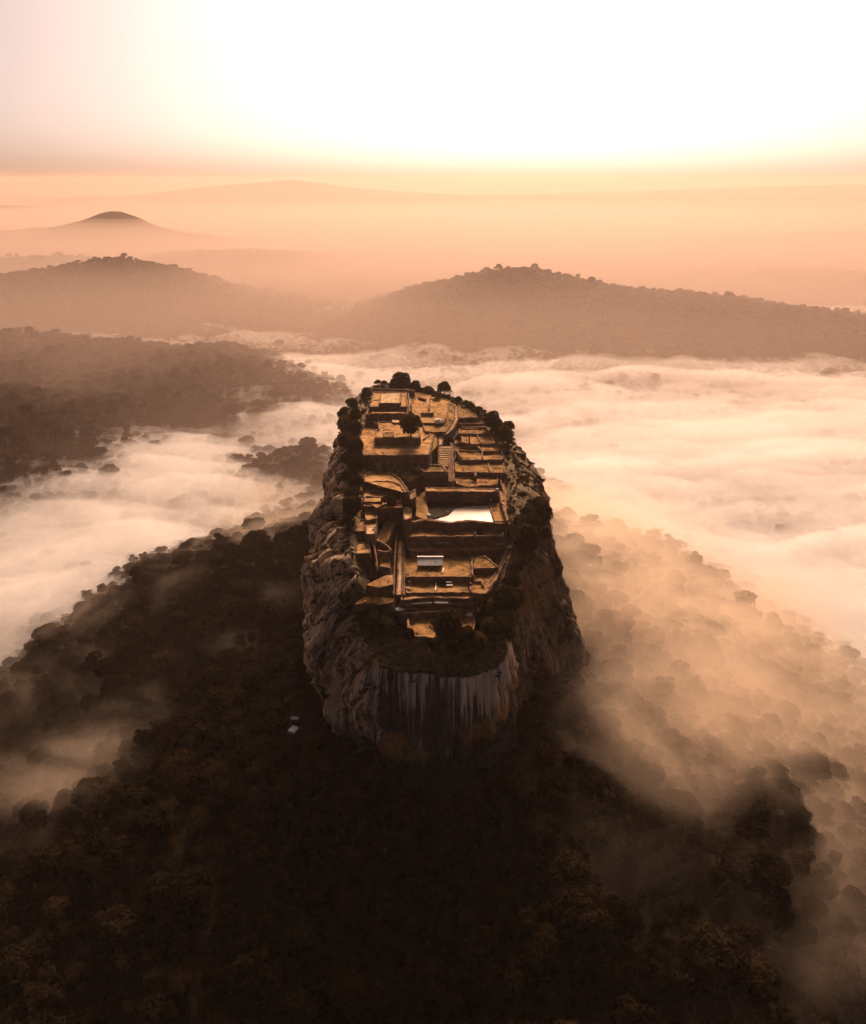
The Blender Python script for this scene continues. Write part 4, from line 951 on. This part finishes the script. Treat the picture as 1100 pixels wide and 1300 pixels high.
# people: one continuous body each
def person(pose, top, legs):
    bm = bmesh.new()
    J = {'pelvis': (0, 0, .93, .15), 'waist': (0, 0, 1.08, .13), 'chest': (0, .01, 1.30, .165), 'neck': (0, .0, 1.48, .062), 'head': (0, -.02, 1.60, .10), 'crownj': (0, -.01, 1.70, .085)}
    E = [('pelvis', 'waist'), ('waist', 'chest'), ('chest', 'neck'), ('neck', 'head'), ('head', 'crownj')]
    for s, n in ((-1, 'l'), (1, 'r')):
        st_ = pose * s * .16
        J.update({n + 'hip': (s * .10, 0, .88, .105), n + 'knee': (s * .11, -st_ * .6, .48, .072), n + 'ankle': (s * .11, -st_ + (.06 if st_ < 0 else 0), .08, .045), n + 'toe': (s * .12, -st_ - .15, .03, .04),
                  n + 'shoulder': (s * .19, .01, 1.40, .07), n + 'elbow': (s * .26, .03 + st_ * .5, 1.12, .048), n + 'wrist': (s * .25, -.10 + st_ * .8, .90, .034), n + 'hand': (s * .24, -.13 + st_ * .9, .81, .036)})
        E += [('pelvis', n + 'hip'), (n + 'hip', n + 'knee'), (n + 'knee', n + 'ankle'), (n + 'ankle', n + 'toe'), ('chest', n + 'shoulder'), (n + 'shoulder', n + 'elbow'), (n + 'elbow', n + 'wrist'), (n + 'wrist', n + 'hand')]
    names = list(J); me = bpy.data.meshes.new('person'); me.from_pydata([J[k][:3] for k in names], [(names.index(a), names.index(b)) for a, b in E], [])
    o = bpy.data.objects.new('person', me); COL.objects.link(o); sk = o.modifiers.new('s', 'SKIN'); 
    for i, k in enumerate(names): me.skin_vertices[0].data[i].radius = (J[k][3], J[k][3])
    me.skin_vertices[0].data[0].use_root = True
    ss = o.modifiers.new('d', 'SUBSURF'); ss.levels = 1; ss.render_levels = 1
    bpy.context.view_layer.update(); ev = o.evaluated_get(bpy.context.evaluated_depsgraph_get()); nm = bpy.data.meshes.new_from_object(ev); o.modifiers.clear(); o.data = nm
    nm.materials.clear()
    for k in (top, legs, M['skin'], M['hair']): nm.materials.append(k)
    for f in nm.polygons:
        z, x, y = f.center.z, abs(f.center.x), f.center.y
        f.material_index = 3 if (z > 1.63 and y > -.07) or z > 1.69 else 2 if z > 1.47 or z < .07 or (x > .19 and z < 1.08 and z > .7) else 0 if z > .92 else 1
        f.use_smooth = True
    return o
PEOPLE = ((638.5, 681, .3, 'cloth_pale', 'cloth_pale', 2.2, 'person in pale clothes walking near the end of the terrace below the pool'),
          (635.5, 683.5, .9, 'cloth_pale', 'cloth_dark', -1.1, 'person in a pale top and dark trousers beside the pool terrace end'),
          (545.6, 828.5, .2, 'cloth_pale', 'cloth_pale', .4, 'person in white standing at the foot of the near-end trees'),
          (517.8, 807.5, .6, 'cloth_pale', 'cloth_dark', 1.5, 'person in a white shirt beside the pale parapet end'),
          (623.5, 638.2, .4, 'cloth_pale', 'cloth_dark', 3.0, 'person in a pale top standing on the ledge by the pool water'),
          (641, 718, .7, 'cloth_pale', 'cloth_dark', .2, 'person in a pale top walking down the slanting path'))
for px, py, ps, tp, lg, rz, lab in PEOPLE:
    q = surf(px, py); o = person(ps, M[tp], M[lg]); o.location = q; o.rotation_euler = (0, 0, rz); tag(o, lab, 'person', 'people on the summit')
# trampled bricks and stones lying about
def rubble():
    rng = np.random.default_rng(77); mb = MB(); bpy.context.view_layer.update(); dg = bpy.context.evaluated_depsgraph_get()
    for i in range(1500):
        y = rng.uniform(160, 330); x = rng.uniform(-32, 36) + 0
        ok, loc, nrm, _i, ob, _m = C.ray_cast(dg, Vector((x, y, 60)), Vector((0, 0, -1)))
        if not ok or nrm.z < .6 or ob.name.startswith(('pool', 'roof', 'crown', 'forest')): continue
        s = rng.uniform(.08, .30) * (1 if rng.uniform() < .9 else 1.8); a = rng.uniform(0, 3.14); ca, sa = math.cos(a), math.sin(a)
        q = [(-1, -.6, -.5), (1, -.6, -.5), (1, .6, -.5), (-1, .6, -.5), (-.8, -.5, .7), (.7, -.5, .55), (.8, .5, .7), (-.7, .45, .6)]
        mb.add([loc + Vector((ca * p[0] - sa * p[1], sa * p[0] + ca * p[1], p[2])) * s for p in q], [(3,2,1,0),(4,5,6,7),(0,1,5,4),(1,2,6,5),(2,3,7,6),(3,0,4,7)], int(rng.uniform() < .06))
    o = mb.build('rubble', [M['cope'], M['white']]); tag(o, kind='stuff')
rubble()

# --- trees and bushes of the summit: foot and crown read off the surface they grow on
TREE_SPEC = [
    # label key, kind, crown centre x, crown centre y, width px, height px
    ('big', 'bushy', 521.5, 542, 27, 27), ('back', 'bushy', 509, 486.5, 25, 21), ('b2', 'bushy', 527.8, 491, 13, 12), ('b3', 'shrub', 542, 496, 16, 9), ('b4', 'round', 564, 497, 17, 18), ('b5', 'shrub', 554.5, 503, 12, 6.5), ('b6', 'flat', 492.5, 481.5, 5.5, 9), ('b7', 'bushy', 466, 500, 13, 13),
    ('hedge', 'shrub', 461, 488, 7, 7), ('hedge', 'shrub', 467, 486, 8, 7), ('hedge', 'shrub', 473, 485.5, 7, 6), ('hedge', 'shrub', 480, 486, 9, 6), ('hedge', 'shrub', 488, 487, 9, 6),
    ('rr', 'shrub', 582, 508.5, 9, 9), ('rr', 'shrub', 591, 513, 10, 8), ('rr', 'shrub', 598, 516.5, 10, 8), ('rr', 'shrub', 608, 521.5, 14, 9), ('rr', 'bushy', 624, 536, 22, 21), ('rr', 'bushy', 630, 541, 16, 16), ('rr', 'bushy', 646, 542.5, 15, 13), ('rr', 'bushy', 640, 553, 22, 19), ('pale', 'open', 645, 563, 17, 11),
    ('sl1', 'shrub', 667, 570, 6, 6), ('sl2', 'shrub', 683, 609.5, 11, 8), ('sl3', 'shrub', 699, 624.5, 5, 5), ('sl4', 'shrub', 673, 588, 5, 4), ('sl5', 'shrub', 664, 628, 8, 6),
    ('rm', 'bushy', 668, 688, 30, 40), ('rm', 'bushy', 676, 668, 24, 28), ('rm', 'bushy', 690, 655, 20, 30), ('rm', 'bushy', 684, 640, 16, 16), ('rm', 'shrub', 692, 680, 14, 20), ('rm', 'shrub', 668, 650, 12, 10),
    ('rf', 'shrub', 655, 722, 16, 14), ('rf', 'bushy', 650, 738, 22, 18), ('rf', 'bushy', 641, 762, 34, 32), ('rf', 'bushy', 622, 772, 24, 18), ('rf', 'bushy', 655, 762, 20, 26), ('rf', 'bushy', 640, 789, 28, 24), ('rf', 'bushy', 622, 797, 24, 22), ('rf', 'shrub', 648, 805, 16, 14),
    ('fm', 'bushy', 568, 797, 38, 42), ('ff', 'bushy', 592, 808, 24, 24), ('ff', 'bushy', 551, 818, 18, 16), ('ff', 'bushy', 608, 815, 24, 20), ('ff', 'shrub', 578, 822, 26, 14), ('fl1', 'bushy', 520, 806, 13, 16), ('fl2', 'shrub', 506, 800, 16, 12),
    ('fl', 'bushy', 460, 783, 20, 16), ('fl', 'bushy', 474, 787, 24, 22), ('fl', 'bushy', 489, 793, 24, 20), ('fl', 'shrub', 478, 774, 18, 12), ('fl', 'shrub', 500, 786, 14, 12), ('fl', 'shrub', 466, 800, 18, 10),
    ('lr', 'bushy', 447, 513, 15, 12), ('lr', 'bushy', 439, 527, 20, 16), ('lr', 'bushy', 452, 529, 15, 14), ('lr', 'bushy', 440, 541, 22, 20), ('lr', 'bushy', 451, 546, 20, 20), ('lr', 'bushy', 441, 562, 22, 20), ('lr', 'bushy', 452, 570, 22, 24), ('lr', 'bushy', 443, 584, 20, 18), ('lr', 'bushy', 453, 592, 20, 22), ('lr', 'bushy', 445, 606, 20, 18),
    ('lr', 'bushy', 453, 614, 18, 18), ('lr', 'bushy', 446, 629, 18, 16), ('lr', 'bushy', 448, 645, 25, 26), ('lr', 'shrub', 441, 664, 14, 14), ('lr', 'shrub', 452, 625, 14, 12), ('lr', 'shrub', 441, 517, 12, 9),
    ('hang', 'open', 420, 556, 8, 14), ('in1', 'shrub', 494.5, 636, 19, 14), ('in2', 'shrub', 582, 557, 8, 8), ('in3', 'shrub', 571, 561, 12, 11), ('in4', 'shrub', 563, 572, 5, 6), ('in5', 'shrub', 601, 609, 5, 4), ('in6', 'shrub', 597, 743, 6, 4), ('in7', 'shrub', 563, 737.5, 12, 6), ('in8', 'shrub', 520, 640, 12, 10), ('in9', 'shrub', 493, 655, 7, 9),
]
TREE_LABEL = {
    'big': 'big round dark tree growing inside the walled court', 'back': 'broad round tree, tallest on the far rim behind the palace', 'b2': 'medium round tree beside the broad tree on the far rim', 'b3': 'low spreading bush on the far rim between a round tree and the bare-trunked tree', 'b4': 'open-crowned tree with a bare trunk standing up at the end of the far rim', 'b5': 'low dark bush under the bare-trunked tree', 'b6': 'tiny umbrella-shaped tree rising over the far hedge', 'b7': 'dark round tree standing alone beside the palace platforms',
    'pale': 'light brown half-bare tree below the rim trees over the stepped terraces', 'sl1': 'tiny bush at the top of the bare grassy slope', 'sl2': 'dark low bush in the middle of the grassy slope', 'sl3': 'tiny bush sticking out from the edge of the grassy slope', 'sl4': 'small bush high on the grassy slope', 'sl5': 'bush growing in the rough sunken plot',
    'fm': 'largest dark tree in front of the lowest ochre terrace', 'fl1': 'slim dark tree at the end of the pale parapet', 'fl2': 'dark low bush beside the flat white rock', 'hang': 'small tree hanging out from the pale cliff edge', 'in1': 'round bush beside the small square plot', 'in2': 'round bush on the terrace with the post stump', 'in3': 'dark round bush at the bend of the winding path', 'in4': 'small bush at the head of the steep middle stairway', 'in5': 'small bush in front of the wide grassy terrace', 'in6': 'small bush in the rough corner plot', 'in7': 'low dark scrub under the wall above the slab bench', 'in8': 'scrubby bush on the bank between the rounded wall and the pool', 'in9': 'rough bush on the steps beside the deep pit',
}
TREE_SHARED = {'hedge': ('low bush in the hedge along the far rim beside the palace', 'hedge bushes along the far rim'), 'rr': ('bushy tree in the row along the rim above the stepped terraces', 'trees along the rim over the stepped terraces'), 'rm': ('dark tree in the thicket on the brown cliff edge beside the pool', 'thicket beside the pool'), 'rf': ('dark tree in the thicket beside the slanting path', 'thicket beside the slanting path'),
               'ff': ('dark tree in the clump in front of the lowest ochre terrace', 'near-end trees'), 'fl': ('dark scrubby tree in the thicket above the front cliff corner', 'thicket above the front cliff corner'), 'lr': ('bushy dark tree in the dense row along the rim of the pale cliff', 'trees along the rim of the pale cliff')}
def undergrowth():
    rng = np.random.default_rng(31); dg = bpy.context.evaluated_depsgraph_get(); pts = []
    for i in range(5200):
        x, y = rng.uniform(-42, 50), rng.uniform(152, 345)
        dn = float(noise2(x / 7, y / 7, 401)); edge = abs(x) > 20 or y < 168
        if rng.uniform() > (0.75 if edge else 0.5) + 0.7 * dn: continue
        ok, loc, nrm, _i, ob, _m = C.ray_cast(dg, Vector((x, y, 60)), Vector((0, 0, -1)))
        if not ok or nrm.z < .40 or loc.z < -36 or ob.name != 'rock': continue
        pts.append((loc.x, loc.y, loc.z - .05, rng.uniform(.07, .20) * (1 if rng.uniform() < .88 else 1.8)))
    pts = np.array(pts); n = len(pts); print('undergrowth', n)
    kinds = [make_tree('undergrowth_plant', 'shrub', 5, 7, 9, .85, M['tuft'], 700 + i, link=False, single=True) for i in range(3)]
    scatter('undergrowth', pts, rng.integers(0, 3, n), rng.uniform(0, 6.28, n), kinds, 'stuff')
undergrowth()
def summit_trees():
    feet = [surf(cx, cy + h * .46) for _, _, cx, cy, w, h in TREE_SPEC]
    dims = {'bushy': (8, 8), 'round': (8, 8), 'flat': (9, 8), 'open': (8, 8), 'shrub': (5, 7)}
    proto = {k: [make_tree('summit_tree' if k != 'shrub' else 'bush', k, *d, 62, .40, M['leaf_top'], 500 + 10 * i + j) for j in range(3)] for i, (k, d) in enumerate(dims.items())}
    used = set(); rng = np.random.default_rng(9)
    for n, ((key, k, cx, cy, w, h), f) in enumerate(zip(TREE_SPEC, feet)):
        pr = proto[k][n % 3]; o = pr if pr not in used else copy_tree(pr); used.add(pr)
        dep = project(*f)[2]; wm, hm = w * dep / FPX, h * dep / FPX * 1.08; d = dims[k]
        o.location = f; o.rotation_euler = (0, 0, rng.uniform(0, 6.28)); o.scale = (wm / d[1] * 1.02, wm / d[1] * 1.02, hm / d[0] * 1.08)
        for q in ('label', 'group'):
            if q in o: del o[q]
        if key in TREE_SHARED: tag(o, TREE_SHARED[key][0], 'tree' if k != 'shrub' else 'bush', TREE_SHARED[key][1])
        else: tag(o, TREE_LABEL[key], 'tree' if k != 'shrub' else 'bush')
    for l in proto.values():
        for p in l:
            if p not in used:
                for ch in list(p.children): bpy.data.objects.remove(ch)
                bpy.data.objects.remove(p)
summit_trees()

scatter('forest', PTS[~is_single], PICK[~is_single], ROT[~is_single], protos, 'stuff')
singles()

# ------------------------------------------------------------------ mist in the valley and haze
def mist_mesh(name, mat, x0, x1, y0, y1, step, fn, kind='stuff'):
    xs, ys = np.arange(x0, x1 + step, step), np.arange(y0, y1 + step, step)
    X, Y = np.meshgrid(xs, ys); g = height(X, Y)
    top, bottom = fn(X, Y, g)
    keep = top > g + 0.3
    e = np.minimum.reduce([smooth((X - x0) / 60), smooth((x1 - X) / 60), smooth((Y - y0) / 60), smooth((y1 - Y) / 60)])
    top = np.where(keep, g - 3 + (top - g + 3) * e, g - 3)
    bot = g - 8
    nr, nc = X.shape; n = nr * nc
    V = np.concatenate([np.stack([X, Y, top], -1).reshape(-1, 3), np.stack([X, Y, bot], -1).reshape(-1, 3)])
    ft = grid_faces(nr, nc); fb = ft[:, ::-1] + n
    idx = np.arange(n).reshape(nr, nc)
    loop = np.concatenate([idx[0, :-1], idx[:-1, -1], idx[-1, :0:-1], idx[:0:-1, 0]])
    nx_ = np.roll(loop, -1); side = np.stack([loop, loop + n, nx_ + n, nx_], -1)
    o = mesh_np(name, V, np.concatenate([ft, fb, side]), mat, None, True)
    tag(o, kind=kind); return o
def bank(x, y):
    """How high the mist stands above the plain: long drifts drawn out along the valley."""
    wx = x + 40 * noise2(x / 160, y / 160, 201); wy = y + 40 * noise2(x / 160, y / 160, 202)
    drift = fbm(wx / 230 + 0.3 * wy / 230, wy / 95, 203, 5, 0.52)
    return drift
def main_mist(x, y, g):
    d = bank(x, y)
    right = smooth((x - 20) / 120) * smooth((1150 - y) / 160)
    top = -154 + 24 * d + 11 * right + 5 * smooth((-x - 90) / 90) + 6 * fbm(x / 150 + y / 400, y / 34, 211, 4) - 20 * smooth((y - 980) / 200) + 3 * fbm(x / 28, y / 28, 204, 3)
    return top, None
def upper_mist(x, y, g):
    d = bank(x + 60, y - 30)
    right = smooth((x - 20) / 120)
    top = -143 + 27 * d + 8 * right + 8 * fbm(x / 190 + y / 300, y / 42, 212, 4) - 16 * smooth((y - 1000) / 300) + 5 * fbm(x / 40, y / 40, 205, 4)
    return top, None
def wisps(x, y, g): return np.maximum(np.maximum(-64 - (np.hypot(x, y - np.clip(y, 172, 300)) - 34) * 104 / 232, -166) + 62, g + 2), None
def valley(top, t0, t1, seed):
    def fn(x, y, g):
        return np.full_like(x, float(top)) + 22 * fbm(x / 1100, y / 900, seed, 4) - (top + 132) * smooth((1000 - y) / 600) - (top + 150) * smooth((np.hypot(x, y) - t0) / (t1 - t0)), None
    return fn
mist_mesh('mist', M['mist'], -1000, 1100, 120, 1500, 6, main_mist)
mist_mesh('mist', M['mist_thin'], -1100, 1200, 90, 1600, 6, upper_mist)
mist_mesh('mist', M['wisp'], -430, 430, 50, 620, 10, wisps)
for layer in ((-28, 1800, 9000, 209), (-62, 2600, 9800, 213), (-96, 3600, 10400, 214)):
    mist_mesh('mist', M['low_haze'], -7000, 7000, 60, 11000, 50, valley(*layer))
def far_air(x, y, g): return -172 + 325 * smooth((y - 2600) / 9500) + 12 * fbm(x / 1500, y / 1500, 215, 3), None
mist_mesh('mist', M['far_haze'], -12000, 12000, 2600, 15500, 150, far_air)
hz = MB(); hz.box(-17500, -1600, -260, 17500, 17500, 170)
haze = hz.build('haze', M['haze']); tag(haze, kind='stuff')
